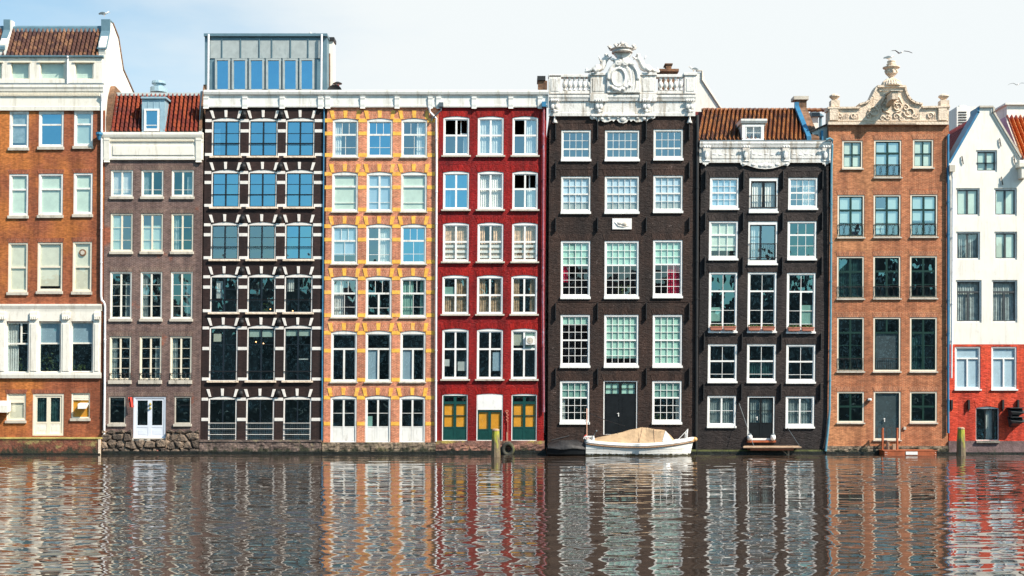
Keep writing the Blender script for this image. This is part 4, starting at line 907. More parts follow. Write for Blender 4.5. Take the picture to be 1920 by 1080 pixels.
m = MB(); plinth(h, 604, 817, 829.5, 852, 'quay_b', .17, 'plinth', .03, 5); m = MB(); h.pbox(m, 603.5, 847, 817, 870, -.24, .0); h.out(m, 'wet_footing', M['wet'])
h.pipe([(607.6, 204), (606, 400), (604.6, 640), (603.4, 826)], .035, 'zincblue', -.06, 'narrow_downpipe')
h.pipe([(805, 201, -.2), (806, 210, -.12), (813, 217), (818, 222), (818.5, 300), (817.5, 600), (817, 828)], .06, 'pipe', -.12)

# ================================================================ house 5: red
h = House('h5', 'dark red painted house with white cross windows and green doors with orange panes', 817.8, 1019.5, .0085)
c2 = lambda s_: [(s_, [(.5, 1, 1), (.5, 1, 1)]), (1 - s_, [(.5, 1, 1), (.5, 1, 1)])]
op = lambda s_, l, r_: [(s_, [(.5, 1, 1, 'open' if l else None), (.5, 1, 1, 'open' if r_ else None)]), (1 - s_, [(.5, 1, 1), (.5, 1, 1)])]
rows5 = [
    (218, 291.5, ((831, 880), (895.7, 944.5), (960.7, 1009)), (op(.46, 1, 1), c2(.46), op(.46, 1, 0)), ('gls', 'gls', 'gls'), ([('W', .8, 1, .5, 1)], [('W', 0, .46, 0, 1), ('W', .54, 1, 0, 1)], [('W', .55, 1, 0, 1)])),
    (320.6, 392.8, ((830.6, 879.6), (895.5, 944), (960.5, 1008.5)), (c2(.44), c2(.44), op(.44, 1, 1)), ('glb', 'gl', 'gls'), ([('W', 0, .3, .4, 1)], [('W', 0, 1, 0, 1)], [('W', .6, 1, .45, 1)])),
    (417, 490.5, ((830.3, 879.3), (895.2, 943.8), (960, 1008)), (c2(.47),) * 3, ('gl', 'gl', 'gl'), ([('B', 0, 1, 0, 1), ('S', 0, .46, .52, .97), ('S', .54, 1, .52, .97)], [('B', 0, .25, 0, .45), ('B', .6, 1, 0, .45), ('B', .0, 1, .5, 1), ('S', 0, .46, .52, .97), ('S', .54, 1, .52, .97)], [('B', 0, 1, 0, 1), ('S', 0, .46, .52, .97), ('S', .54, 1, .52, .97)])),
    (515.7, 589, ((829.2, 878.8), (894.2, 943), (958.5, 1007.4)), (c2(.49),) * 3, ('gld', 'gld', 'gld'), ([('T', 0, .46, .25, .49, 0), ('B', .54, .98, 0, .49), ('B', .02, .45, .5, 1), ('B', .54, .98, .5, 1)], [('B', 0, .3, 0, .49), ('B', .7, 1, 0, .49), ('B', 0, .42, .5, 1), ('B', .5, 1, .5, 1)], [('B', 0, .3, 0, 1), ('B', .75, 1, 0, 1)])),
    (616, 710.8, ((829, 878.6), (894, 943), (958.2, 1007)), (c2(.38),) * 3, ('gld', 'gld', 'gld'), ([('W', .05, .25, .6, .75, 0), ('W', .6, .95, .65, .85, 0)], [('P', .62, .95, .45, .85, 0)], [('C', .0, .45, .04, .3, 0), ('G', .55, 1, .02, .36, 0)]))]
for r, (b, d, xs, rws, gls, cus) in enumerate(rows5):
    for i, (a, c) in enumerate(xs):
        w = h.window(a, b, c, d, rws[i], cas='bright', gl=gls[i], cur=cus[i], arc=.09, cw=2.6, sw=1.7, sill='sill', sillh=3.2, sillx=3, silly=.13, lint='w5s', linth=11, lintw=4)
        if r == 4 and i == 2:
            m = MB(); x, z = h.p(994, 638.5, -.2); m.box(x - .25, x + .25, -.1, .12, z - .24, z + .24); ac = h.out(m, 'air_conditioner', M['bright'], w, bevel=.02)
            m = MB(); m.tube([(x, -.115, z), (x, -.1, z)], .18, 16); m.tube([(x, -.125, z), (x, -.115, z)], .05, 10); h.out(m, 'fan_grille', M['sill'], w)
        if r in (0, 1) and rws[i][0][1][1][3:] and rws[i][0][1][1][3] == 'open':     # inward opened casement
            x0_, x1_, z0_, z1_ = h.rect(a, b, c, d); m = MB(); cx = (x0_ + x1_) / 2 + .1; zt_ = z1_ - .14; zb_ = z1_ - (z1_ - z0_) * .44
            for (p_, q_) in (((cx + .12, .35), (cx + .18, .35)), ((x1_ - .14, .2), (x1_ - .09, .2))): m.box(p_[0], q_[0], p_[1] - .02, p_[1] + .02, zb_, zt_)
            m.box(cx + .12, x1_ - .09, .25, .29, zt_ - .05, zt_); m.box(cx + .12, x1_ - .09, .25, .29, zb_, zb_ + .05); h.out(m, 'open_casement', M['bright'], w)
for a, c in ((829, 876.8), (959, 1006.7)):
    h.window(a, 738.3, c, 826.5, [(.16, [(.5, 1, 1), (.5, 1, 1)]), (.57, [(.5, 1, 2), (.5, 1, 2)]), (.27, [(.5, 1, 1, 'panel'), (.5, 1, 1, 'panel')])], cas='bright', sash='greenp', dmat='greenp', gl='gl', cur=[('O', 0, 1, .17, .74, 0)], arc=.06, cw=1.6, sw=2.6, mw=1.3, btm=1.2, name='door', lint='w5s', linth=11, lintw=4)
h.window(893.5, 738, 942.8, 826.5, [(.34, [(1, 1, 1, 'panel')]), (.44, [(.5, 1, 1), (.5, 1, 1)]), (.22, [(.5, 1, 1, 'panel'), (.5, 1, 1, 'panel')])], cas='bright', sash='greenp', dmat='greenp', gl='gl', cur=[('O', 0, 1, .35, .78, 0)], arc=.06, cw=1.8, sw=2.6, btm=1.2, name='door', lint='w5s', linth=11, lintw=4)
m = MB(); x0_, x1_, z0_, z1_ = h.rect(895.3, 739.5, 941, 768.5); n = 10
m.prism([(x0_, z0_), (x1_, z0_)] + [(x1_ - (x1_ - x0_) * i / n, z1_ - .05 * (1 - 2 * i / n) ** 2) for i in range(n + 1)], .012, .06); h.out(m, 'blank_fanlight', M['bright'])
h.wall(201, mat='w5')
cornice(h, 820.3, 1028, CP, 'cornice', 'white')
for px in (822.5, 889, 958, 1013): m = MB(); bracket(h, m, px, 9, 181, 203.5, .30, .24); h.out(m, 'cornice_bracket', M['white'])
m = MB(); x, z = h.p(827, 196, -.3); m.box(x - .12, x + .12, -.34, -.14, z - .12, z + .12); m.tube([(x, -.25, z), (x, -.22, z - .3), (x - .5, -.14, z - .75), (x - .55, -.12, z - .9)], .04, 8); h.out(m, 'rainwater_head', M['lead'])
m = MB(); x, z = h.p(1020, 195, -.3); m.box(x - .12, x + .12, -.40, -.14, z - .16, z + .12); h.out(m, 'rainwater_head', M['zincblue'])
h.pipe([(1020, 198, -.25), (1019.5, 206), (1018.5, 400), (1018, 600), (1019, 700), (1019.5, 773)], .06, 'rustpipe', -.13)
m = MB(); A = P(1009, 166, 1.2); B = P(1026, 143, 1.2); m.box(A.x - h.xc, B.x - h.xc, 1.2, 2.0, Z(170), B.z - .25); ch = m.build('chimney', M['chim'], h.root); m = MB(); m.box(A.x - h.xc - .05, B.x - h.xc - .1, 1.1, 2.1, B.z - .25, B.z); m.build('chimney_cap', M['iron'], ch)
m = MB(); h.pbox(m, 817, 826.5, 1021, 834, -.13, .02); h.out(m, 'coping', M['quay_c']); plinth(h, 817, 1021, 834, 852, 'quay_c', .16, seed=7); m = MB(); h.pbox(m, 817, 845, 1023, 870, -.26, .0); h.out(m, 'wet_footing', M['wet'])
m = MB(); x, z = h.p(950.5, 771.5, -.1)
m.tube([(x + .07 * cos(t), -.07, z + .07 * sin(t)) for t in [2 * pi * i / 10 for i in range(11)]], .02, 6)
for i in range(6): m.ball((x + (.03 if i % 2 else -.03) + .02, -.07, z - .12 - i * .09), (.035, .03, .06), 6, 5)
m.tube([(x + .05, -.06, z - .6), (x + .06, -.08, z - 1.7)], .018, 6)
h.out(m, 'mooring_chain', M['terracotta'])
# ================================================================ house 6: dark brown with balustrade and cartouche
h = House('h6', 'broad dark-brown house with small-paned white windows under a white balustrade and crowned cartouche', 1026.5, 1303.0, .0055)
CX = ((1051, 1106.5), (1133, 1197.5), (1224, 1279.3))
def g6(nc, up, lo, f=None): return [(up, [(1, nc, up)]), (lo, [(1, nc, lo)])] if lo else [(1, [(1, nc, up)])]
for r, (b, d, up, lo, dx, gl_) in enumerate(((244, 298.5, 2, 1, 1.3, 'gls'), (330.5, 397, 2, 2, .8, 'gl'), (451.5, 556.5, 3, 4, .3, 'gl'), (590, 685.5, 3, 3, -.3, 'gl'), (714, 791.5, 2, 3, -1.2, 'gl'))):
    for i, (a, c) in enumerate(CX):
        if r == 4 and i == 1: continue
        bb, dd = b - (1.5 if i == 2 and r < 3 else 0), d - (1.5 if i == 2 and r < 3 else 0)
        nc = 5 if i == 1 else 4
        cu = []
        if r == 0: cu = []
        if r == 1: cu = [('P', 0, 1, 0, .78, 0), ('A', 0, 1, .78, 1, 0)]
        if r == 2: cu = [('T', 0, 1, 0, .42, 0)] + ([('R', 0, .2, .42, .75)] if i == 0 else [('R', .5, 1, .42, 1)] if i == 2 else [('F', .3, .8, .8, .98)])
        if r == 3: cu = [[('T', 0, 1, 0, .16, 0)], [('T', 0, 1, 0, .88, 0)], [('T', 0, 1, 0, 1, 0)]][i]
        if r == 4: cu = [('T', 0, 1, 0, .42, 0), ('W', 0 if i == 0 else .85, .15 if i == 0 else 1, .4, 1)] + ([('F', 0, .4, .85, 1)] if i == 2 else [])
        h.window(a + dx, bb, c + dx, dd, g6(nc, up, lo), cas='white' if r < 2 else 'bright', gl=gl_ if r < 2 else ('gl' if r < 4 else 'gld'), cur=cu, cw=3.0, sw=1.4, mw=.85, top=3.6, btm=3.4,
                 sill='bright', sillh=4.6, sillx=.8, silly=.10, lint='w6s', linth=12, lintw=4)
w = h.window(1131.3, 714, 1195, 815, [(.25, [(.5, 2, 2), (.5, 2, 2)]), (.45, [(.5, 1, 1, 'panel'), (.5, 1, 1, 'panel')]), (.30, [(.5, 1, 1, 'panel'), (.5, 1, 1, 'panel')])], cas='bright', sash='blacksash', dmat='blacksash', gl='gl', cur=[('T', 0, 1, 0, .3, 0)], cw=2.0, sw=2.6, mw=1.0, btm=.5, name='door', lint='w6s', linth=12, lintw=4, handle=(1160, 777))
h.wall(216, mat='w6')
# downpipe between houses 6 and 7
h.pipe([(1307.5, 216), (1307, 420), (1306, 700), (1305, 846)], .09, 'iron', -.05)
# iron fins
for py0, py1 in ((218, 262), (304, 334), (408, 434), (568, 600), (690, 723)):
    for px in (1042, 1120.5, 1211.5, 1292):
        m = MB(); x, z1 = h.p(px, py0); _, z0 = h.p(px, py1); m.box(x - .02, x + .02, -.16, .02, z0, z1); m.box(x - .03, x + .03, -.18, -.15, z0 + .1, z0 + .25); h.out(m, 'wall_anchor', M['iron'])
m = MB()
for py in (317, 566): 
    for a, c in ((1044, 1118), (1123, 1209), (1214, 1290)): h.pbox(m, a, py - .5, c, py + .6, -.02, .01)
h.out(m, 'tie_bars', M['w6s'])
m = MB(); h.pbox(m, 1148, 409.5, 1184.5, 430, -.05, .02); pl = h.out(m, 'relief_plaque', M['bright'], bevel=.01)
m = MB(); x, z = h.p(1166, 420)
m.ball((x - .12, -.05, z + .04), (.17, .06, .10), 8, 6); m.ball((x + .14, -.05, z - .02), (.16, .06, .12), 8, 6); m.tube([(x - .4, -.05, z + .1), (x - .2, -.06, z - .12), (x + .1, -.06, z - .16), (x + .42, -.05, z - .08)], .03, 6)
h.out(m, 'relief_figures', M['oldwhite'], pl, smooth=True)
# entablature
cornice(h, 1029, 1304.5, [(176.5, .46), (179, .50), (182, .50), (185, .40), (189, .34), (190, .16), (192, .14), (211, .12), (211.5, .18), (217.5, .16)], 'entablature', 'oldwhite')
m = MB()
for a, c in ((1106, 1139), (1199, 1231)): h.pbox(m, a, 176, c, 190, -.27, -.1)
for a, c in ((1108, 1228),): h.pbox(m, a, 214, c, 218, -.22, .0)
h.out(m, 'entablature_break', M['oldwhite'], bevel=.02)
for px in (1040, 1123.5, 1212.5, 1294):
    m = MB(); bracket(h, m, px, 15, 185, 209, .36, .18); x, z = h.p(px, 187, -.4)
    for j in range(4): m.ball((x - .18 + j * .12, -.28, z), (.06, .05, .09), 8, 6)
    m.ball((x - .1, -.26, z - .35), (.12, .06, .14), 8, 6); m.ball((x + .1, -.26, z - .35), (.12, .06, .14), 8, 6); m.ball((x, -.24, z - .58), (.08, .05, .12), 8, 6)
    h.out(m, 'console_bracket', M['oldwhite'], smooth=False)
for px in (1040.5, 1293):
    m = MB(); x, z = h.p(px, 217, -.1); m.lathe([(.14, -.42), (.15, -.38), (.09, -.25), (.05, -.1), (.04, 0)], (x, -.08, z), 10); h.out(m, 'drop_pendant', M['oldwhite'], smooth=True)
m = MB(); h.pbox(m, 1031, 175.2, 1304, 176.6, -.262, -.2); h.out(m, 'stained_ledge', plain('blackened_ledge', (.30, .26, .22), .8, var=.5, scale=1.2, dirt=(.03, .025, .02), dirt_amt=1.0, seed=3))
# scalloped apron
m = MB(); pts = [(1106, 216), (1106, 222)]
edge = [(1110, 225), (1117, 224), (1121, 229), (1125, 226), (1133, 230), (1141, 229), (1147, 226), (1150, 229), (1155, 224), (1160, 230), (1168, 232), (1175, 230), (1179, 224), (1183, 229), (1187, 226), (1193, 230), (1202, 229), (1208, 226), (1212, 229), (1216, 224), (1223, 224), (1228, 222), (1228, 216)]
m.prism([h.p(x, y) for x, y in pts + edge], -.12, .01)
for (cx, cy, r_) in ((1113, 221, .10), (1128, 223, .13), (1141, 222, .12), (1168, 224, .20), (1195, 222, .12), (1207, 223, .13), (1221, 221, .10), (1158, 221, .1), (1178, 221, .1)):
    x, z = h.p(cx, cy); m.ball((x, -.12, z), (r_, .07, r_ * .8), 10, 6)
h.out(m, 'scalloped_apron', M['oldwhite'])
# parapet: pedestals, rails, balusters
m = MB()
for a, c in ((1029, 1052), (1107, 1137), (1200, 1230), (1283, 1306)):
    h.pbox(m, a, 141, c, 176.5, -.20, .22); h.pbox(m, a + 4, 147, c - 4, 171, -.22, -.15)
h.pbox(m, 1029, 170, 1306, 176.5, -.16, .2)
h.out(m, 'parapet_pedestals', M['oldwhite'], bevel=.015)
m = MB()
for a, b, c, d, yy in ((1028, 139, 1106, 144.5, -.20), (1231, 139, 1282, 144.5, -.20), (1105.5, 136, 1138.5, 141, -.26), (1198.5, 136, 1231.5, 141, -.26), (1282, 136, 1307.5, 141, -.26)):
    m = MB(); h.pbox(m, a, b, c, d, yy, .26); h.out(m, 'parapet_coping', M['oldwhite'], bevel=.02)
BP = [(.085, 0), (.085, .08), (.05, .12), (.075, .2), (.115, .36), (.09, .55), (.05, .70), (.045, .74), (.08, .78), (.05, .82), (.085, .90), (.085, 1.0)]
def baluster(px):
    m = MB(); x, z0 = h.p(px, 170.2, -.05); _, z1 = h.p(px, 144.3, -.05); H_ = z1 - z0
    m.lathe([(r_ * 1.35, zz * H_) for r_, zz in BP], (x, -.05, z0), 12); return h.out(m, 'baluster', M['oldwhite'], smooth=True)
for i in range(6): baluster(1059 + i * 9.1)
for i in range(5): baluster(1235 + 5 + i * 9.4 - 1.5)
# cartouche
def fuse(mb, name, mat, vox=.035, parent=None):
    o = h.out(mb, name, mat, parent); r_ = o.modifiers.new('fuse', 'REMESH'); r_.mode = 'VOXEL'; r_.voxel_size = vox; r_.use_smooth_shade = True
    sm = o.modifiers.new('soften', 'SMOOTH'); sm.iterations = 2; sm.factor = .4
    return o
m = MB(); cxp = 1168
out_ = [(1137, 176), (1137, 145), (1139, 137), (1144, 127), (1151, 117), (1158, 110), (1150, 101), (1157, 99), (1178, 99), (1184, 102), (1178, 110), (1186, 118), (1193, 127), (1198, 137), (1200, 145), (1200, 176)]
m.prism([h.p(x, y, -.1) for x, y in out_], -.30, .05)
def ell(mb, cx, cy, rx, ry, y, r_, n=28, t0=0, t1=2 * pi):
    mb.tube([(h.p(cx + rx * cos(t0 + (t1 - t0) * i / n), cy - ry * sin(t0 + (t1 - t0) * i / n), y)[0], y, h.p(cx, cy - ry * sin(t0 + (t1 - t0) * i / n), y)[1]) for i in range(n + 1)], r_, 8)
ell(m, 1159.5, 145, 13, 17, -.32, .07); ell(m, 1168, 146, 28, 30, -.30, .10, t0=-.1, t1=pi + .1); ell(m, 1162, 144, 19, 24, -.30, .045, t0=-pi * .6, t1=pi * 1.1)
for k_ in range(4): ell(m, 1172 + k_ * 5, 150, 6, 24, -.30, .035, t0=-pi / 2, t1=pi / 2, n=10)
for cx_, cy_, r_ in ((1159, 117, 5), (1172, 117, 5)): ell(m, cx_, cy_, r_, r_, -.34, .07); x, z = h.p(cx_, cy_, -.36); m.ball((x, -.36, z), .08, 8, 6)
for cx_, cy_ in ((1146, 163), (1152, 167), (1160, 169), (1168, 167), (1174, 163), (1180, 160), (1149, 112), (1165, 107), (1188, 120)): x, z = h.p(cx_, cy_, -.33); m.ball((x, -.33, z), (.15, .09, .10), 8, 6)
fuse(m, 'cartouche', M['oldwhite'], .04)
# crown
m = MB(); x, z = h.p(1166.5, 100.5, -.1)
m.lathe([(.50, .0), (.60, .04), (.60, .10), (.55, .14), (.58, .28), (.66, .34), (.66, .40), (.5, .38), (.3, .36)], (x, -.1, z), 20)
for i in range(8):
    t = 2 * pi * i / 8 + .2; r_ = .74; zz = z + .48; m.tube([(x + .60 * cos(t), -.1 + .6 * sin(t) * .8, z + .34), (x + r_ * cos(t), -.1 + r_ * sin(t) * .8, zz)], .06, 6); m.ball((x + r_ * cos(t), -.1 + r_ * sin(t) * .8, zz), (.085, .085, .10), 8, 6)
    m.ball((x + r_ * cos(t) - .08, -.1 + r_ * sin(t) * .8, zz + .12), .06, 6, 5); m.ball((x + r_ * cos(t) + .08, -.1 + r_ * sin(t) * .8, zz + .12), .06, 6, 5); m.ball((x + r_ * cos(t), -.1 + r_ * sin(t) * .8, zz + .2), .06, 6, 5)
m.tube([(x, -.1, z + .3), (x, -.1, z + .8)], .14, 8)
for i in range(6):
    t = 2 * pi * i / 6; m.tube([(x + .5 * cos(t), -.1 + .4 * sin(t), z + .38), (x + .34 * cos(t), -.1 + .3 * sin(t), z + .66), (x, -.1, z + .82)], .055, 6)
for t in range(7): a_ = 2 * pi * t / 7; m.ball((x + .22 * cos(a_), -.1 + .2 * sin(a_), z + .82), (.10, .1, .12), 8, 6)
m.ball((x, -.1, z + .98), (.14, .14, .13), 8, 6)
cz = h.p(1166.5, 100.5, -.1)[1]; m.v = [(a_, b_, cz + (c_ - cz) * .62) for a_, b_, c_ in m.v]
fuse(m, 'crown', plain('worn_stone_crown', (.56, .52, .48), .7, var=.3, scale=6, dirt=(.10, .08, .07), dirt_amt=.9), .028)
# reclining sculpted figures
for sg, bx in ((1, 1123), (-1, 1210)):
    m = MB()
    def q_(dx, py, y=-.12): return Vector((h.p(bx, py, y)[0] + sg * dx * S, y, h.p(bx, py, y)[1]))
    hip = q_(3, 129); m.tube([hip, q_(8, 121), q_(11, 113)], .20, 8, .16); m.ball(q_(11.5, 112), (.20, .16, .17), 10, 8)     # torso
    m.ball(q_(13.5, 105.5), (.115, .12, .14), 10, 8); m.ball(q_(13.5, 103), (.13, .13, .09), 8, 6); m.tube([q_(12, 111), q_(13, 107)], .07, 6)
    m.tube([hip, q_(-5, 126, -.2), q_(-11, 131, -.2), q_(-20, 134, -.16), q_(-27, 134.5, -.12)], .20, 8, .06)
    m.tube([hip, q_(-3, 130, -.28), q_(-9, 134, -.3)], .17, 8, .12); m.tube([q_(-20, 134), q_(-25, 129), q_(-22, 127)], .08, 6, .05)
    m.tube([q_(9, 112), q_(3, 116, -.2), q_(1, 110, -.25)], .075, 6, .05)       # arm bent up
    m.tube([q_(1, 110, -.25), q_(-1, 104, -.25)], .05, 6, .03)
    m.tube([q_(13, 112), q_(19, 110, -.2), q_(24, 106, -.2)], .075, 6, .05); m.ball(q_(2, 127), (.24, .2, .20), 10, 8)
    fuse(m, 'carved_figure', M['oldwhite'], .035)
    m = MB(); m.tube([q_(14, 101), q_(22, 112)], .02, 6); h.out(m, 'carved_staff', M['lead'])
# roof behind with gable and chimney
m = MB(); d_ = 5.5
pts = [P(1312, 136, d_), P(1319, 136, d_), P(1322, 150, d_), P(1358, 212, d_), P(1358, 260, d_), P(1290, 260, d_), P(1290, 136, d_)]
m.prism([(p_.x - h.xc, p_.z) for p_ in pts], d_, d_ + .35); m.build('rear_gable', M['w9'], h.root)
m = MB(); e = [P(1305, 133, d_), P(1316, 133, d_), P(1316, 150, d_), P(1353, 206, d_)]
m.tube([(p_.x - h.xc, d_ - .03, p_.z) for p_ in e], .06, 6); m.build('gable_coping', M['sill'], h.root)
m = MB()
for s_ in (0, 1):
    A = Vector(q(P(1031, 176, 1.5))) if False else None
aL, aR = P(1032, 178, 1.6).x - h.xc, P(1288, 178, 1.6).x - h.xc
pantiles(m, (aL, 1.5, Z(176) + .0), (aR, 1.5, Z(176) + .0), (aL, 2.7, Z(158)), .26, .3, .04); m.build('tile_roof', M['t_bright'], h.root)
m = MB(); A = P(1236, 137, 3); B = P(1270, 120, 3); m.box(A.x - h.xc, B.x - h.xc, 3, 3.6, Z(180), B.z - .35); c_ = m.build('chimney', M['chim'], h.root)
m = MB(); m.box(A.x - h.xc - .08, B.x - h.xc + .08, 2.9, 3.7, B.z - .45, B.z - .3); m.box(A.x - h.xc + .4, B.x - h.xc - .35, 2.95, 3.65, B.z - .3, B.z - .05); m.box(A.x - h.xc + .33, B.x - h.xc - .28, 2.9, 3.7, B.z - .05, B.z + .02); m.build('chimney_cap', M['chim'], c_)
m = MB(); h.pbox(m, 1026, 843, 1306, 846.5, -.16, .02); h.out(m, 'ledge', M['moss']); m = MB(); h.pbox(m, 1026, 846.5, 1306, 870, -.22, .0); h.out(m, 'wet_footing', M['wet'])

# ================================================================ house 7: charcoal with flower boxes
h = House('h7', 'charcoal house with white dormer on orange-brown tiles and a plank landing at its door', 1308, 1551, .0118)
sh = lambda *f: None
rows7 = [(333, 390.5, ((1331, 1385.2), None, (1478, 1533)), [(.5, [(1, 4, 2)]), (.5, [(1, 4, 2)])]),
         (414.5, 485, ((1329.3, 1383.8), None, (1476.5, 1531)), [(.36, [(1, 3, 1)]), (.64, [(1, 3, 2)])]),
         (510.5, 621, ((1328.8, 1382.4), (1401.8, 1456), (1475, 1529)), [(.31, [(1, 2, 1)]), (.69, [(.5, 1, 3, None, [.5, .86]), (.5, 1, 3, None, [.5, .86])])]),
         (645, 715, ((1327.2, 1382), (1400.5, 1455), (1474, 1529)), [(.46, [(1, 2, 1)]), (.54, [(1, 2, 2, None, [.74])])]),
         (742, 799, ((1326, 1380.2), None, (1473, 1527)), [(1, [(.5, 1, 2), (.5, 1, 2)])])]
for r, (b, d, xs, rws) in enumerate(rows7):
    for i, ac in enumerate(xs):
        if not ac: continue
        a, c = ac; dy = 1 if (i == 2 and r > 1) else 0
        if r == 0: cu = [('P', 0, 1, 0, 1, 0)] if i == 0 else [('W', 0, .4, 0, .3), ('W', .5, 1, 0, 1)]
        elif r == 1: cu = [('G', 0, 1, 0, .82, 0), ('F', 0, 1, .8, 1)] if i == 0 else [('F', .2, 1, .6, 1)]
        elif r == 2: cu = [('T', 0, .45, .6, .85, 0)] if i == 0 else [('T', .5, .95, .55, .9)] if i == 2 else []
        elif r == 3: cu = [('D', 0, 1, .5, .9)] if i == 1 else []
        else: cu = [('A', 0, 1, 0, 1), ('F', .6, .9, .1, .3)] if i == 0 else [('A', 0, 1, 0, 1)]
        h.window(a, b + dy, c, d + dy, rws, cas='bright', gl='gls' if r == 0 else 'gl' if r == 1 and i == 0 else 'gld', cur=cu, cw=3.4, sw=1.5, mw=.85, btm=4.0 if r != 2 else 3.4, top=3.2, sill='bright', sillh=3.6, sillx=.8, lint='w7s', linth=11, lintw=3.5)
h.window(1404.7, 333, 1459, 396.5, [(1, [(.5, 1, 1), (.5, 1, 1)])], cas='bright', sash='blacksash', gl='gl', cur=[('W', 0, 1, 0, 1)], cw=3.4, sw=2.2, top=6.5, btm=6.5, sill='bright', sillh=3.5, sillx=.8, lint='w7s', linth=11, lintw=3.5, rail=(.52, .88, 'bars', 'iron'))
h.window(1402.8, 415, 1457.6, 494, [(1, [(.42, 1, 2, None, [.33]), (.58, 1, 1)])], cas='bright', sash='navy', gl='gls', cur=[('W', 0, .42, 0, 1)], cw=3.2, sw=1.8, top=6.5, btm=6, sill='bright', sillh=3.6, sillx=.8, lint='w7s', linth=11, lintw=3.5, rail=(.53, .86, 'bars', 'iron'))
h.window(1401.4, 743, 1452.3, 825.4, [(.64, [(.5, 1, 2, None, [.5]), (.5, 1, 2, None, [.5])]), (.36, [(.5, 1, 1, 'panel'), (.5, 1, 1, 'panel')])], cas='bright', sash='blacksash', dmat='blacksash', gl='gld', cur=[('A', 0, 1, 0, .64)], cw=2.6, sw=2.0, name='door', btm=3.6, handle=(1420, 784), lint='w7s', linth=11, lintw=3.5)
h.wall(305, mat='w7')
for py0, py1 in ((320, 354), (398, 431), (482, 514), (625, 656), (719, 750)):
    for px in (1323, 1394, 1468, 1542):
        m = MB(); dx = -(py0 - 320) * .010; x, z1 = h.p(px + dx, py0); _, z0 = h.p(px + dx, py1); m.box(x - .02, x + .02, -.16, .02, z0, z1); m.box(x - .03, x + .03, -.18, -.15, z0 + .1, z0 + .25); h.out(m, 'wall_anchor', M['iron'])
cornice(h, 1312.5, 1560, [(265, .42), (268.5, .45), (272, .36), (276, .30), (277, .15), (279, .12), (299, .10), (300, .16), (305, .14)], 'cornice', 'oldwhite')
cornice(h, 1312.5, 1560, [(262.6, .40), (264.9, .44)], 'lead_flashing', 'lead')
for px in (1325.5, 1399.5, 1474, 1549):
    m = MB(); bracket(h, m, px, 13, 272, 302, .30, .16); x, z = h.p(px, 275, -.34)
    for j in range(3): m.ball((x - .14 + j * .14, -.34, z), (.07, .06, .08), 8, 6)
    m.ball((x, -.2, z - .45), (.12, .05, .2), 8, 6); h.out(m, 'console_bracket', M['oldwhite'])
for px in (1323, 1547.5): m = MB(); x, z = h.p(px, 305, -.1); m.prism([(x - .16, z), (x - .16, z - .08), (x - .05, z - .1), (x, z - .2), (x + .05, z - .1), (x + .16, z - .08), (x + .16, z)], -.12, .01); h.out(m, 'drop_pendant', M['oldwhite'])
m = MB(); pts = [h.p(1388, 303)] + [h.p(x, y) for x, y in ((1388, 308), (1392, 312), (1399, 310), (1408, 313), (1420, 316.5), (1434, 317.5), (1448, 316.5), (1460, 313), (1469, 310), (1476, 312), (1480, 308), (1480, 303))]
m.prism(pts, -.11, .01)
for cx_, cy_, r_ in ((1394, 308, .09), (1412, 309, .12), (1426, 311, .13), (1434, 310, .18), (1443, 311, .13), (1457, 309, .12), (1474, 308, .09)): x, z = h.p(cx_, cy_); m.ball((x, -.11, z), (r_ * 1.2, .05, r_ * .8), 8, 6)
h.out(m, 'carved_apron', M['oldwhite'])
m = MB()
for a, c in ((1334, 1390), (1409, 1464), (1484, 1540)):
    h.pbox(m, a, 281, c, 297, -.14, -.08)
    for k_ in range(5):
        x, z = h.p(a + (c - a) * (k_ + .5) / 5, 289 + (k_ % 2), -.15); m.ball((x, -.14, z), (.13, .02, .05), 8, 6)
h.out(m, 'frieze_carving', M['oldwhite'])
q = lambda v: tuple(v - Vector((h.xc, 0, 0)))
m = MB(); pantiles(m, q(P(1307, 264, -.05)), q(P(1514, 264, -.05)), q(P(1307, 206, 3.2) + Vector((.35, 0, 0))), .25, .33, .045)
h7roof = m.build('tile_roof', M['t_orange'], h.root)
m = MB(); rz = P(1400, 206, 3.2).z
for i in range(26): xx = P(1306, 206, 3.2).x + .3 + i * .355; m.tube([(xx - h.xc, 3.22, rz - .02), (xx + .36 - h.xc, 3.22, rz + .02)], .11, 8)
m.build('ridge_tiles', M['t_orange'], h.root)
m = MB(); m.prof([(3.25, rz - .1), (8, rz - 3), (8, Z(300)), (3.25, Z(300))], P(1314, 206, 0).x - h.xc, P(1512, 206, 0).x - h.xc); m.build('rear_roof', M['t_dred'], h.root)
gx0 = P(1515.5, 263, 0).x - h.xc
gable('party_wall', [(.0, Z(264)), (.0, Z(258)), (3.0, rz + .10), (3.0, rz + .55), (3.5, rz + .55), (3.5, Z(264))], gx0, gx0 + .62, M['chim'], h.root)
gable('parapet_flashing', [(-.08, Z(264)), (-.08, Z(256)), (2.95, rz + .2), (2.95, rz + .4), (3.0, rz + .4), (3.0, rz + .05), (.05, Z(264))], gx0 - .10, gx0 + .16, M['zincblue'], h.root)
m = MB(); m.box(gx0 - .15, gx0 + .72, 2.9, 3.7, rz + .55, rz + .75); m.build('chimney_cap', M['sill'], h.root)
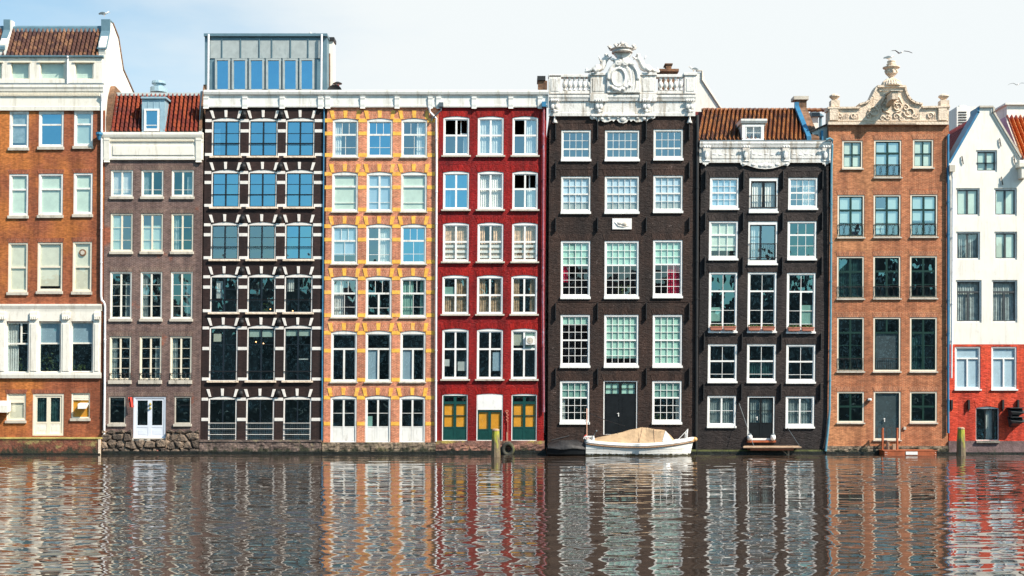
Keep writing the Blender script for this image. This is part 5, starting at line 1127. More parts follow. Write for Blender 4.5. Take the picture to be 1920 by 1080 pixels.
# dormer
m = MB(); h.pbox(m, 1391.5, 234, 1397.5, 264.5, -.13, 2.0); h.pbox(m, 1427, 234, 1432.5, 264.5, -.13, 2.0); h.pbox(m, 1397.5, 234, 1427, 237.5, -.13, 2.0); h.pbox(m, 1397.5, 260, 1427, 266, -.13, .4); dm = h.out(m, 'dormer', M['bright'])
m = MB(); a_, z_ = h.p(1388, 232); b_, z2_ = h.p(1437, 226); m.prof([(-.24, z2_ + .05), (-.24, z2_ - .06), (-.18, z_), (2.4, z_), (2.4, z2_ + .12)], a_, b_); m.prof([(-.05, z_ - .12), (-.05, z_ + .02), (2.0, z_ + .02), (2.0, z_ - .12)], a_ + .08, b_ - .08); h.out(m, 'dormer_roof', M['white'], dm)
x0_, x1_, z0_, z1_ = h.rect(1397.5, 237.5, 1427, 262); f = MB(); t = .055
for xx in (x0_, (x0_ + x1_) / 2 - t / 2, x1_ - t): f.box(xx, xx + t, .10, .16, z0_, z1_)
for zz in (z0_, (z0_ + z1_) / 2 - t / 4, z1_ - t): f.box(x0_, x1_, .105, .155, zz, zz + (t if zz != (z0_ + z1_) / 2 - t / 4 else t / 2))
f.v = [(a_, b_ - .21, c_) for a_, b_, c_ in f.v]; h.out(f, 'dormer_window', M['bright'], dm); g = MB(); g.add([(x0_, -.07, z0_), (x1_, -.07, z0_), (x1_, -.07, z1_), (x0_, -.07, z1_)], [(0, 1, 2, 3)]); h.out(g, 'pane', M['gl'], dm)
g = MB(); g.add([(x0_, .3, z0_), (x1_, .3, z0_), (x1_, .3, z1_), (x0_, .3, z1_)], [(0, 1, 2, 3)]); h.out(g, 'blind', CUR['W'], dm)
# chimney pots, side annex on the right
m = MB(); A = P(1523, 240, 3.5); B = P(1534, 218, 3.5); m.box(A.x - h.xc, B.x - h.xc, 3.5, 4.0, A.z - .8, B.z); c_ = m.build('chimney', M['w9'], h.root)
m = MB(); A = P(1521, 219, 3.5); B = P(1536.5, 209, 3.5); m.prof([(3.35, A.z), (3.35, A.z + .15), (3.5, B.z), (4.0, B.z), (4.15, A.z + .15), (4.15, A.z)], A.x - h.xc, B.x - h.xc); m.build('chimney_cap', M['lead'], c_)
for px in (1516, 1518.5, 1538.5): m = MB(); A = P(px, 246, 4.2); B = P(px, 219, 4.2); m.tube([(A.x - h.xc, 4.2, A.z - .5), (A.x - h.xc, 4.2, B.z)], .09, 10); m.lathe([(.2, 0), (.2, .06), (.03, .2)], (A.x - h.xc, 4.2, B.z), 10); m.build('flue', M['zinc'], h.root)
m = MB(); pts = [P(1529, 264, .3), P(1522, 247, .3), P(1551, 234, .3), P(1553, 234, .3), P(1553, 264, .3)]
m.prism([(p_.x - h.xc, p_.z) for p_ in pts], .3, 4.0); an = m.build('roof_annex', M['zincpale'], h.root)
m = MB(); m.tube([(P(1521, 246.5, .25).x - h.xc, .22, P(1521, 246.5, .25).z), (P(1552, 232.5, .25).x - h.xc, .22, P(1552, 232.5, .25).z)], .05, 6); m.build('annex_edge', M['iron'], an)
m = MB(); m.tube([(P(1541.5, 245, .2).x - h.xc, .2, P(1541.5, 245, .2).z), (P(1541.5, 264, .2).x - h.xc, .2, Z(266))], .07, 8); m.build('annex_pipe', M['zincblue'], an)
h.pipe([(1549, 262, -.35), (1556, 259.5, -.35), (1560.5, 262, -.3), (1560.5, 272, -.3), (1559, 310, -.22), (1557.5, 600, -.14), (1555.5, 770, -.14), (1552, 812, -.14), (1548, 846, -.2)], .065, 'bluepipe', -.14)
m = MB(); h.pbox(m, 1307, 843.5, 1549, 846.5, -.10, .02); h.out(m, 'ledge', M['moss']); m = MB(); h.pbox(m, 1307, 846.5, 1549, 870, -.16, .0); h.out(m, 'wet_footing', M['wet'])
h7 = h

# ================================================================ house 8: orange brick with sandstone neck gable
h = House('h8', 'orange brick house with curved sandstone gable topped by an urn and a hoist beam', 1551.5, 1777.5, .0035)
gs = dict(cas='sandcream', sash='dgreen', cw=3.0, sw=1.8, mw=1.1, sill='sill', sillh=2.6, sillx=1.5, lint='w8s', linth=9, lintw=2.5)
M['sandcream'] = plain('cream_window_frame', (.74, .66, .54), .5, var=.05)
h.window(1579.3, 263.5, 1617.5, 316, [(.5, [(.5, 1, 1), (.5, 1, 1)]), (.5, [(.5, 1, 1), (.5, 1, 1)])], gl='gl', cur=[('G', 0, 1, 0, 1, 0)], **{**gs, 'sw': 1.0})
h.window(1711.7, 261.5, 1750.2, 314.5, [(.5, [(.5, 1, 1), (.5, 1, 1)]), (.5, [(.5, 1, 1), (.5, 1, 1)])], gl='gl', cur=[('G', 0, 1, 0, 1, 0)], **{**gs, 'sw': 1.0})
h.window(1638.8, 262.5, 1690.3, 332.5, [(.34, [(.5, 1, 1), (.5, 1, 1)]), (.66, [(.5, 1, 2, None, [.5]), (.5, 1, 2, None, [.5])])], gl='gls', cur=[('G', 0, 1, 0, .7, 0)], rail=(.66, .96, 'scroll'), **gs)
n23 = [(.35, [(.5, 1, 1), (.5, 1, 1)]), (.65, [(.5, 1, 2, None, [.52]), (.5, 1, 2, None, [.52])])]
for i, (a, c) in enumerate(((1570.3, 1620.8), (1638, 1689), (1706.8, 1758))):
    h.window(a, 365.5 - i * .5, c, 445 - i * .5, n23, gl='gls', cur=[('G', 0, .5, .3, .95, 0), ('G', .5, 1, 0, .7, 0)] if i == 1 else [('G', 0, 1, 0, .62, 0)] if i == 2 else [('G', 0, 1, 0, .66, 0)], rail=(.70, .97, 'scroll'), **gs)
for i, (a, c) in enumerate(((1569.3, 1620.2), (1637.4, 1688.7), (1706, 1757))):
    h.window(a, 480.7 - i * .5, c, 560 - i * .5, n23, gl='gld', cur=[('D', 0, 1, 0, 1)] if i == 0 else [], rail=(.72, .97, 'scroll'), **gs)
n24 = [(.27, [(.5, 1, 1), (.5, 1, 1)]), (.73, [(.5, 1, 3), (.5, 1, 3)])]
h.window(1569.3, 595, 1620.2, 696.5, n24, gl='gld', cur=[], rail=(.76, .97, 'scroll'), **gs)
h.window(1706, 595, 1757, 696.5, n24, gl='gld', cur=[('D', 0, .6, .3, 1)], **gs)
h.window(1637.4, 595, 1688.7, 696.5, [(.27, [(.5, 1, 1), (.5, 1, 1)]), (.73, [(1, 1, 1)])], gl='gld', cur=[('K', 0, 1, .28, 1, 0)], rail=(.76, .97, 'in'), **{**gs})
for a, c in ((1569.5, 1620.3), (1706, 1757)): h.window(a, 734.3, c, 792.5, [(.48, [(.5, 1, 1), (.5, 1, 1)]), (.52, [(.5, 1, 1), (.5, 1, 1)])], gl='gld', cur=[], **gs)
h.window(1638, 734, 1689, 825, [(1, [(1, 1, 1)])], gl='gld', cur=[('K', 0, 1, 0, 1, 0)], name='door', handle=(1659, 787), **{**gs, 'sash': 'graysash', 'sw': 1.0, 'sillh': 2.2})
h.wall(234, mat='w8')
# sandstone gable
L_ = [(1553, 233), (1553.5, 211), (1555, 203), (1612, 202), (1613, 196.5), (1624, 193.5), (1632, 189), (1638, 182), (1642, 173), (1646, 164.5), (1649, 162)]
R_ = [(1696.5, 162), (1698, 171), (1702, 180), (1708, 188), (1716, 193), (1724, 195), (1730, 196), (1731, 201.5), (1778, 200.5), (1779, 209), (1779, 233)]
m = MB(); m.prism([h.p(x, y, -.1) for x, y in L_ + R_], -.12, .55); h.out(m, 'neck_gable', M['sandstone'], bevel=.015)
def coping(pts, name='gable_coping', w_=.10, y0=-.24, y1=.62, mat='sandstone'):
    mb = MB(); pp = [h.p(x, y, -.25) for x, y in pts]
    for i in range(len(pp) - 1):
        a, b = Vector((pp[i][0], pp[i][1])), Vector((pp[i + 1][0], pp[i + 1][1])); n = Vector((-(b - a).y, (b - a).x)).normalized() * w_
        if n.y < 0: n = -n
        e = (b - a).normalized() * .01
        mb.prism([tuple(a - e), tuple(b + e), tuple(b + e + n), tuple(a - e + n)], y0, y1)
        mb.prism([tuple(a - e - n * .9), tuple(b + e - n * .9), tuple(b + e), tuple(a - e)], y0 + .1, y1 - .05)
    return h.out(mb, name, M[mat])
coping([(1553, 203.5), (1613, 203)]); coping(L_[4:]); coping(R_[:7]); coping([(1731, 202), (1781.5, 201)]); coping([(1646, 163.5), (1698.5, 163.5)], w_=.12, y0=-.26)
m = MB(); h.pbox(m, 1553, 228.5, 1779, 233.5, -.20, .0); h.pbox(m, 1553, 224.5, 1779, 226.5, -.16, .0)
for a, c in ((1556, 1572), (1760, 1776)): h.pbox(m, a, 203, c, 225, -.22, .0)
for i in range(70): px = 1625 + i * 1.35; h.pbox(m, px, 229, px + .7, 233, -.225, -.19)
for px in list(range(1577, 1592, 3)) + list(range(1603, 1612, 3)) + list(range(1718, 1727, 3)) + list(range(1738, 1755, 3)): h.pbox(m, px, 213, px + 1.2, 223, -.15, -.1)
h.pbox(m, 1649, 168, 1693, 171, -.17, -.1)
h.out(m, 'gable_mouldings', M['sandstone'])
def scroll(mb, cx, cy, r0, turns, sg, th=.05, t0=0.0, y=-.15):
    n = int(22 * turns); pts = []
    for i in range(n + 1):
        t = t0 + sg * 2 * pi * turns * i / n; rr = r0 * (1 - .85 * i / n); x, z = h.p(cx + rr * cos(t), cy - rr * sin(t), y); pts.append((x, y, z))
    mb.tube(pts, th, 6, th * .5)
m = MB()
for sg in (1, -1):
    X_ = lambda v: 1672 + sg * v
    scroll(m, X_(12), 199, 10, 1.6, sg, t0=pi / 2); scroll(m, X_(9), 186, 9, 1.4, -sg, t0=-pi / 2); scroll(m, X_(33), 210, 11, 1.5, sg, t0=pi); scroll(m, X_(42), 217, 6, 1.3, -sg); scroll(m, X_(26), 202, 6, 1.2, -sg, t0=pi / 2)
    scroll(m, X_(72), 217, 6, 1.4, sg); scroll(m, X_(8), 219, 6, 1.2, sg); scroll(m, X_(18), 222, 5, 1.2, -sg); scroll(m, X_(97), 215, 5, 1.2, sg)
    m.tube([(h.p(X_(a), b, -.14)[0], -.14, h.p(X_(a), b, -.14)[1]) for a, b in ((2, 178), (14, 183), (20, 195), (16, 208), (4, 213))], .06, 6)
h.out(m, 'carved_relief', M['sandstone'], smooth=True)
m = MB(); b0 = h.p(1657, 195, .0); m.box(b0[0] + .1, b0[0] + .46, -1.15, .2, b0[1], b0[1] + .45); hb = h.out(m, 'hoist_beam', M['sandstone'], bevel=.02)
m = MB(); m.prof([(-1.22, b0[1] + .45), (-1.22, b0[1] + .50), (.2, b0[1] + .54), (.2, b0[1] + .45)], b0[0] + .02, b0[0] + .56); m.prof([(-.1, b0[1] - .22), (-.9, b0[1] - .01), (-.1, b0[1] - .01)], b0[0] + .02, b0[0] + .34); h.out(m, 'beam_cover', M['sill'], hb)
m = MB(); x, z = h.p(1671.5, 162, .05)
m.lathe([(.80, 0), (.78, .12), (.62, .34), (.38, .50), (.20, .56), (.16, .66)], (x, .1, z), 24)
for i in range(24): t = 2 * pi * i / 24; m.tube([(x + .80 * cos(t), .1 + .80 * sin(t), z + .04), (x + .66 * cos(t), .1 + .66 * sin(t), z + .32), (x + .38 * cos(t), .1 + .38 * sin(t), z + .52)], .035, 5)
m.v = [(x + (a_ - x) * .72, .1 + (b_ - .1) * .72, z + (c_ - z) * .77) for a_, b_, c_ in m.v]; h.out(m, 'fluted_dome', M['sandstone'])
m = MB(); m.lathe([(.16, .62), (.22, .74), (.34, .86), (.42, .94), (.40, 1.10), (.44, 1.24), (.52, 1.30), (.62, 1.36), (.62, 1.42), (.40, 1.46), (.30, 1.54), (.34, 1.60), (.34, 1.66), (.26, 1.70), (.30, 1.80), (.30, 1.86), (.1, 1.9)], (x, .1, z), 20)
for i in range(8): t = 2 * pi * i / 8; m.ball((x + .42 * cos(t), .1 + .42 * sin(t), z + 1.10), (.09, .09, .13), 8, 6)
m.v = [(x + (a_ - x) * .76, .1 + (b_ - .1) * .76, z + (c_ - z) * .77) for a_, b_, c_ in m.v]; h.out(m, 'urn', M['sandstone'])
for px in (1564.5, 1769):
    m = MB(); x2, z2 = h.p(px, 201.5, .1); m.box(x2 - .24, x2 + .24, -.15, .33, z2, z2 + .36); m.lathe([(.12, .36), (.13, .42), (.22, .52), (.30, .60), (.28, .66), (.18, .72), (.05, .78)], (x2, .09, z2), 14); h.out(m, 'gable_finial', M['sandstone'], bevel=.0)
m = MB(); m.prof([(.5, Z(240)), (8, Z(240)), (8, Z(233)), (.5, Z(233))], h.p(1566, 210)[0], h.p(1770, 210)[0]); h.out(m, 'rear_roof', M['t_dred'])
h.pipe([(1779, 252, -.1), (1777.5, 256, -.12), (1777.6, 500), (1777.8, 812)], .07, 'zincblue', -.12)
plinth(h, 1550, 1778, 836.5, 852, 'quay_b', .18, seed=11); m = MB(); h.pbox(m, 1549, 847, 1779, 870, -.24, .0); h.out(m, 'wet_footing', M['wet'])
m = MB(); x, z = h.p(1631, 749.5, -.1); m.box(x - .1, x + .08, -.16, .0, z - .05, z + .08); m.ball((x, -.16, z), .07, 8, 6); h.out(m, 'wall_lamp', M['bright'])
m = MB(); x, z = h.p(1697, 803, -.1); m.box(x - .07, x + .07, -.08, .0, z - .08, z + .08); h.out(m, 'socket_box', M['sill'])
h8 = h

# ================================================================ house 9: white gable over red base
h = House('h9', 'white rendered house with a pointed gable, blue gable edge and bright red brick base', 1779, 1926, 0.0)
dk = dict(cas='white', sash='graysash', cd=.06, cw=3.0, sw=1.6, mw=.8, gl='gl')
h.window(1830, 281.5, 1869.5, 322.5, [(1, [(.5, 1, 1), (.5, 1, 1)])], cur=[('G', 0, 1, 0, 1, 0)], **dk)
for a, c in ((1792.3, 1837), (1864, 1906.8)): h.window(a, 352.8, c, 405, [(1, [(.5, 1, 1), (.5, 1, 1)])], cur=[('G', 0, 1, 0, 1, 0)], **dk)
for i, (a, c) in enumerate(((1792.6, 1837.6), (1864.3, 1907))): h.window(a, 434.3, c, 487, [(1, [(.5, 1, 1), (.5, 1, 1)])], cur=[('A', 0, 1, 0, 1)] if i == 0 else [('G', 0, 1, 0, 1, 0)], **dk)
n4 = [(.26, [(1, 1, 1)]), (.74, [(.5, 1, 1), (.5, 1, 1)])]
for a, c in ((1792, 1840.5), (1859.5, 1907.5)): h.window(a, 525, c, 605, n4, cur=[('A', 0, 1, 0, 1)], **dk)
for a, c in ((1790.3, 1838.5), (1858.8, 1906.5)): h.window(a, 650, c, 729.5, n4, cur=[('P', 0, 1, 0, 1)], sill='bright', sillh=3, **{**dk, 'cas': 'bright', 'sash': 'bright', 'cw': 2.6, 'sw': 1.4, 'cd': .03})
h.window(1829.8, 762, 1873, 826, [(1, [(.42, 1, 1), (.38, 1, 1), (.2, 1, 1)])], arc=.10, cur=[('W', .45, .8, 0, 1)], name='door', lint='w9r', **{**dk, 'cas': 'bright', 'sash': 'blacksash', 'cw': 1.2, 'gl': 'gld'})
h.wall(645.5, mat='w9r', name='brick_base', depth=9)
h.wall(305, 645.5, mat='w9')
zt_ = Z(305)
m = MB(); ax = [h.p(1783, 305), h.p(1836.5, 211), h.p(1836.5, 202), h.p(1861, 202), h.p(1861, 211), h.p(1915, 301), h.p(1915, 305)]
# gable triangle with a hole for the top window: three prisms around it
wx0, wx1, wz0, wz1 = h.holes[0][:4]
def xl_(z): a, b = ax[0], ax[1]; return a[0] + (b[0] - a[0]) * (z - a[1]) / (b[1] - a[1])
def xr_(z): a, b = ax[5], ax[4]; return a[0] + (b[0] - a[0]) * (z - a[1]) / (b[1] - a[1]) if z > a[1] else a[0]
lo = zt_
m.prism([(xl_(wz1), wz1), (ax[1][0], ax[1][1]), ax[2], ax[3], ax[4], (xr_(wz1), wz1)], 0, .3)
if wz1 > lo: m.prism([(xl_(lo), lo), (wx0, lo), (wx0, wz1), (xl_(wz1), wz1)], 0, .3); m.prism([(wx1, lo), (xr_(lo), lo), ax[5], (xr_(wz1), wz1), (wx1, wz1)], 0, .3)
h.out(m, 'gable_wall', M['w9'])
def rim(pts, y0, y1, w_, name, mat, up=True):
    mb = MB()
    for i in range(len(pts) - 1):
        a, b = Vector(pts[i]), Vector(pts[i + 1]); n = Vector((-(b - a).y, (b - a).x)).normalized() * w_
        e = (b - a).normalized() * .02; mb.prism([tuple(a - e), tuple(b + e), tuple(b + e + n), tuple(a - e + n)], y0, y1)
    return h.out(mb, name, M[mat])
rim([ax[0], ax[1], ax[2]], -.02, 1.1, .12, 'verge_flashing', 'zincblue')
rim([ax[2], ax[3], ax[4], ax[5]], -.10, .5, .10, 'gable_coping', 'sill')
rim([tuple(Vector(p_) - Vector((.10, .05))) for p_ in (ax[3], ax[4], ax[5])], -.05, .0, .10, 'gable_moulding', 'ivory')
rp_ = ((ax[2][0] + ax[3][0]) / 2, ax[2][1] - .25)
m = MB(); A = Vector((ax[0][0] - .1, 1.0, ax[0][1] + .0)); rl = 6.5; rdg = Vector((rp_[0], 1.0, rp_[1]))
pantiles(m, A + Vector((0, rl, 0)), A, rdg + Vector((0, rl, 0)), .25, .33, .04); m.build('tile_roof', M['t_dred'], h.root)
m = MB(); A2 = Vector((ax[5][0] + .1, 1.0, ax[5][1])); m.add([A2, A2 + Vector((0, rl, 0)), rdg + Vector((0, rl, 0)), rdg], [(0, 1, 2, 3)]); m.build('rear_roof', M['t_dred'], h.root)
for px, py in ((1804, 293), (1874.5, 260), (1901, 292), (1878, 332)):
    m = MB(); x, z = h.p(px, py + 7); m.tube([(x - .03, -.05, z + .22), (x, -.07, z), (x + .05, -.05, z - .24)], .028, 6); m.tube([(x, .02, z), (x, -.07, z)], .02, 6); h.out(m, 'wall_anchor', M['iron'])
for px in (1783.5, 1815.5, 1879.5, 1908):
    m = MB(); x, z = h.p(px, 759); m.box(x - .05, x + .05, -.14, .02, z - .25, z + .28); m.tube([(x, -.14, z - .25), (x - .06, -.10, z - .38)], .03, 6); h.out(m, 'wall_anchor', M['iron'])
h.pipe([(1784.5, 323, -.2), (1786, 335, -.1), (1785.6, 500), (1784, 709)], .05, 'pipe', -.1)
m = MB(); x, z = h.p(1785, 316, -.2); m.box(x - .16, x + .14, -.3, .0, z - .18, z + .18); h.out(m, 'rainwater_head', M['sill'])
m = MB(); h.pbox(m, 1779, 827, 1926, 870, -.10, .02); h.out(m, 'base_course', plain('purple_grey_plinth', (.17, .11, .11), .85, var=.35, scale=2, bump=.03, dirt=(.05, .05, .035), dirt_amt=.9)); m = MB(); h.pbox(m, 1779, 848, 1926, 870, -.16, .0); h.out(m, 'wet_footing', M['wet'])
m = MB(); h.pbox(m, 1831, 826.5, 1875, 830.5, -.22, .1); h.out(m, 'door_step', M['concrete'])
for py, w_ in ((770, .50), (787, .40)):
    m = MB(); x, z = h.p(1893, py, -.35); x1 = x + .8
    m.add([(x, -.02, z + .15), (x1, -.02, z + .15), (x1, -.6, z - .12), (x, -.6, z - .06), (x + .1, -.02, z - .42), (x1 - .25, -.02, z - .42), (x1 - .2, -.5, z - .2), (x + .12, -.5, z - .2)], [(0, 1, 2, 3), (4, 7, 6, 5), (0, 3, 7, 4), (1, 5, 6, 2), (3, 2, 6, 7)])
    m.box(x - .03, x1 + .05, -.62, -.0, z + .14, z + .17)
    h.out(m, 'vent_hood', M['graysash'])
# rooftop louvre unit standing behind
m = MB(); A = P(1794, 238, 8); B = P(1832, 200, 8); m.box(A.x - h.xc, B.x - h.xc, 8, 10.5, A.z - 2.5, B.z); m.box(A.x - h.xc + .25, B.x - h.xc - .6, 8.2, 10.2, B.z, B.z + .14)
un = m.build('roof_unit', M['w9'], h.root)
m = MB()
for i in range(4): z = B.z - .25 - i * .18; m.box(A.x - h.xc + 1.05, B.x - h.xc - .12, 7.97, 8.0, z - .06, z + .05)
for i in range(7): z = B.z - .35 - i * .16; m.box(A.x - h.xc + .1, A.x - h.xc + .6, 7.97, 8.0, z - .035, z + .035)
m.build('louvres', M['iron'], un)

# ================================================================ house 10: only its roof and corner enter the frame
h = House('h10', 'orange tile roofed house at the right end of the row, cut off by the frame', 1921, 2080, 0.0)
for b_, d_ in ((352, 405), (434, 487), (525, 605), (650, 729), (752, 812)):
    for a_, c_ in ((1938, 1980), (2006, 2048)): h.window(a_, b_, c_, d_, [(.4, [(.5, 1, 1), (.5, 1, 1)]), (.6, [(.5, 1, 1), (.5, 1, 1)])], cas='white', gl='gl', cur=[('W', 0, .3, 0, 1)], sill='sill', sillh=3)
h.wall(318, mat='w9', depth=7); h.root.location.y = 0
m = MB(); x, z = h.p(1915, 303, -.5); m.box(x, x + .35, -.55, .4, z - .9, z - .3); m.box(x - .15, x + .4, -.62, .4, z - .3, z - .1); h.out(m, 'corner_bracket', M['ivory'])
cornice(h, 1912, 2080, [(300, .60), (305, .62), (310, .4), (318, .3)], 'cornice', 'ivory')
q = lambda v: tuple(v - Vector((h.xc, 0, 0)))
a_ = P(1917, 301, -.2); c_ = P(1886, 219, 2.6); c2_ = Vector((c_.x, c_.y, c_.z))
m = MB(); A = Vector(q(a_)); Cc = Vector(q(c_)); U = Vector((4.6, 0, 0)); sl = Vector((A.x, Cc.y, Cc.z)); sk = Cc.x - A.x
pantiles(m, A, A + U, Cc, .26, .33, .05); m.build('tile_roof', M['t_bright'], h.root)
m = MB(); m.add([A + Vector((-.05, 0, 0)), Cc + Vector((-.05, 0, 0)), Cc + Vector((-.55, 1.2, -.3)), A + Vector((-.1, 1.4, -.3))], [(0, 1, 2, 3)]); m.build('verge_board', plain('pink_zinc', (.55, .30, .34), .5, metal=.1, var=.15), h.root)
m = MB(); A = P(1888, 235, 4); B = P(1990, 197, 4); m.box(A.x - h.xc, B.x - h.xc, 4, 7, A.z - 1.2, B.z); m.box(A.x - h.xc - .15, B.x - h.xc, 3.85, 7, B.z, B.z + .1); m.build('roof_structure', M['w9'], h.root)
m = MB(); A = P(1864, 245, 9); m.box(A.x - h.xc, A.x - h.xc + 1.6, 7, 11, A.z - 1.2, A.z + 1.0); m.build('roof_structure', M['w9'], h.root)

# ================================================================ things on and around the houses
gulls = []
def gull(loc, s_=1.0, rz=0.0, label='', fly=False):
    m = MB(); e = empty('gull', loc); e.rotation_euler[2] = rz; e.scale = (s_,) * 3
    tag(e, label, 'gull', 'gulls')
    gw, gg = M['bright'], M['lead']
    if not fly:
        m.grid(lambda u, v: (-.22 + .44 * u, .085 * sin(pi * min(1, u * 1.05 + .02)) ** .7 * cos(2 * pi * v), .14 + .06 * u + .085 * sin(pi * min(1, u * 1.05 + .02)) ** .7 * sin(2 * pi * v)), 10, 12)
        m.ball((.24, 0, .29), (.062, .05, .05), 8, 6); m.tube([(.15, 0, .20), (.22, 0, .27)], .055, 8, .04)
        m.build('body', gw, e, smooth=True)
        w = MB()
        for sg in (1, -1): w.grid(lambda u, v: (-.34 + .46 * u, sg * (.075 + .02 * sin(pi * u)), .10 + .08 * u + .11 * v * sin(pi * (.15 + .8 * u))), 6, 2); 
        w.build('wings', gg, e, smooth=True)
        b = MB(); b.tube([(.29, 0, .285), (.36, 0, .27)], .014, 6, .004); b.build('beak', M['yellow'], e)
        l = MB(); l.tube([(.0, .03, .09), (.0, .03, .0)], .008, 5); l.tube([(.0, -.03, .09), (.0, -.03, .0)], .008, 5); l.build('legs', M['orange'], e)
    else:
        m.tube([(-.22, 0, -.02), (-.1, 0, .0), (.1, 0, .01), (.2, 0, .03)], .05, 8, .035); m.ball((.22, 0, .035), (.06, .045, .045), 8, 6); m.build('body', gw, e, smooth=True)
        w = MB()
        for sg in (1, -1):
            pr_ = [(0, .06, .0), (.02, .28, .14 * 1), (-.02, .55, .10), (-.14, .72, -.02)]
            w.grid(lambda u, v: (pr_[min(3, int(u * 3 + .001))][0] + .13 * (1 - v * 1.0) * (1 - .6 * u), sg * pr_[min(3, int(u * 3 + .001))][1], pr_[min(3, int(u * 3 + .001))][2] + .012 * v), 3, 2)
        w.build('wings', gg, e, smooth=True)
    return e
p_ = P(1667, 114, .1); gull((p_.x, .12, P(1671.5, 162, .05).z + 1.46), 1.0, R(25), 'grey-winged gull standing on the stone urn above the sandstone gable')
p_ = P(1688, 99, 1.0); gull(tuple(p_), .95, R(100), 'gull in flight just right of the stone urn', True)
p_ = P(1300, 130, -.1); gull((p_.x, -.1, Z(136) + .03), .85, R(200), 'gull perched on the right end of the white balustrade')
p_ = P(195, 32, .9); gull((p_.x, .95, p_.z + .06), .9, R(10), 'white gull resting on the zinc-capped wall top of the leftmost house')
p_ = P(1908, 159, 6); gull(tuple(p_), .8, R(80), 'distant gull in flight near the right edge of the sky', True)
p_ = P(588, 61, 2.0); gull((p_.x, 2.0, P(588, 62.5, 1.2).z + .02), .8, R(185), 'gull sitting on the flat roof edge of the zinc penthouse')
# dish and striped flue on the flat roof of house 4
e = empty('satellite_dish', (P(628, 168, 1.4).x, 1.4, Z(168))); tag(e, 'dark round satellite dish on the white cornice right of the zinc penthouse', 'satellite dish')
m = MB(); m.lathe([(.02, -.06), (.20, -.03), (.34, .03), (.42, .10), (.43, .10), (.35, .02)], (0, 0, 0), 20); o = m.build('dish', M['iron'], e, smooth=True); o.rotation_euler = (R(80), 0, 0); o.location = (0, -.1, .15)
m = MB(); m.tube([(0, 0, -.5), (0, 0, .2)], .03, 8); m.build('mast', M['lead'], e); m = MB(); m.tube([(0, -.15, .0), (.0, -.5, .05)], .015, 6); m.box(-.05, .05, -.56, -.46, -.0, .1); m.build('receiver', M['bright'], e)
e = empty('roof_flue', (P(633, 155, 2.0).x, 2.0, Z(168))); tag(e, 'thin red and white striped flue with a flat dark cap behind the satellite dish', 'flue')
m = MB(); m.tube([(0, 0, -.5), (0, 0, .80)], .09, 10); m.build('pipe', M['bright'], e); m = MB()
for i in range(4): m.tube([(0, 0, .12 + i * .18), (0, 0, .20 + i * .18)], .095, 10)
m.build('red_stripes', M['red'], e); m = MB(); m.lathe([(.26, .80), (.26, .84), (.08, .92)], (0, 0, 0), 12); m.build('cap', M['iron'], e)

# flower boxes on house 7
proto = None
fl = []
for k_, (px, py) in enumerate(((1342, 620), (1367.5, 620), (1413.5, 620.5), (1440, 620.5), (1487.5, 621.5), (1513.5, 621.5))):
    x = X(px); z = Z(py) + .02; lab = ['window left of centre row, left box', ''][0]
    e = empty('flower_box', (x, -.13, z))
    wn = ['left', 'middle', 'right'][k_ // 2]; sd = ['left', 'right'][k_ % 2]
    tag(e, 'terracotta flower box on the %s tall window of the charcoal house, %s half of sill' % (wn, sd), 'flower box', 'flower boxes on the charcoal house')
    m = MB(); m.add([(-.31, -.08, 0), (.31, -.08, 0), (.31, .08, 0), (-.31, .08, 0), (-.35, -.11, .20), (.35, -.11, .20), (.35, .11, .20), (-.35, .11, .20)], [(0, 3, 2, 1), (4, 5, 6, 7), (0, 1, 5, 4), (1, 2, 6, 5), (2, 3, 7, 6), (3, 0, 4, 7)]); m.box(-.365, .365, -.12, .12, .17, .21); m.build('box', M['terracotta'], e, bevel=.008)
    m = MB(); rnd = random.Random(40 + k_)
    for _ in range(70):
        c = Vector((rnd.uniform(-.33, .33), rnd.uniform(-.12, .08), .21 + rnd.uniform(0, .10))); a_ = Vector((rnd.gauss(0, 1), rnd.gauss(0, 1), rnd.gauss(0, 1))).normalized() * .045; b_ = Vector((rnd.gauss(0, 1), rnd.gauss(0, 1), rnd.gauss(0, 1))).normalized() * .035
        m.add([c - a_, c + b_, c + a_, c - b_], [(0, 1, 2, 3)])
    m.build('plants', M['leaf'], e)
# stone pots at the door of house 7
for px, lab in ((1405, 'white round pot at the left foot of the dark door above the plank landing'), (1448.5, 'white round pot at the right foot of the dark door, by the thin vertical chain')):
    e = empty('door_pot', (X(px), -.14, Z(825.5))); tag(e, lab, 'pot', 'pots beside the dark door')
    m = MB(); m.lathe([(.09, 0), (.14, .08), (.15, .2), (.12, .3), (.08, .3)], (0, 0, 0), 12); m.build('pot', M['bright'], e, smooth=True); m = MB(); m.ball((0, 0, .32), (.11, .11, .07), 8, 6); m.build('topping', M['lead'], e)
# landing of house 7
e = empty('plank_landing', (X(1440), -.6, Z(838))); tag(e, 'pale plank landing hung on two chains below the dark door of the charcoal house', 'landing')
m = MB(); 
for i in range(6): y0_ = -.62 + i * .2; m.box(-1.62 + i * .05 , 1.60 + .02 * i, y0_, y0_ + .19, .0, .07)
m.build('deck', M['wood'], e, bevel=.01)
m = MB(); m.box(-1.2, 1.2, -.5, -.38, -.14, -.0); m.box(-1.2, 1.2, .38, .5, -.14, -.0); m.build('bearers', M['redwood'], e)
m = MB(); m.tube([(.95, -.3, -.1), (.95, -.3, -.9)], .05, 8); m.tube([(.95, -.3, -.45), (.55, -.3, -.08)], .03, 6); m.build('post', M['wood'], e)
for x0_, px, py in ((-1.0, 1385.5, 756), (1.55, 1475, 800)):
    m = MB(); m.tube([(x0_, -.55, .05), (X(px) - X(1440), .57, Z(py) - Z(838))], .012, 5); m.build('chain', M['lead'], e)
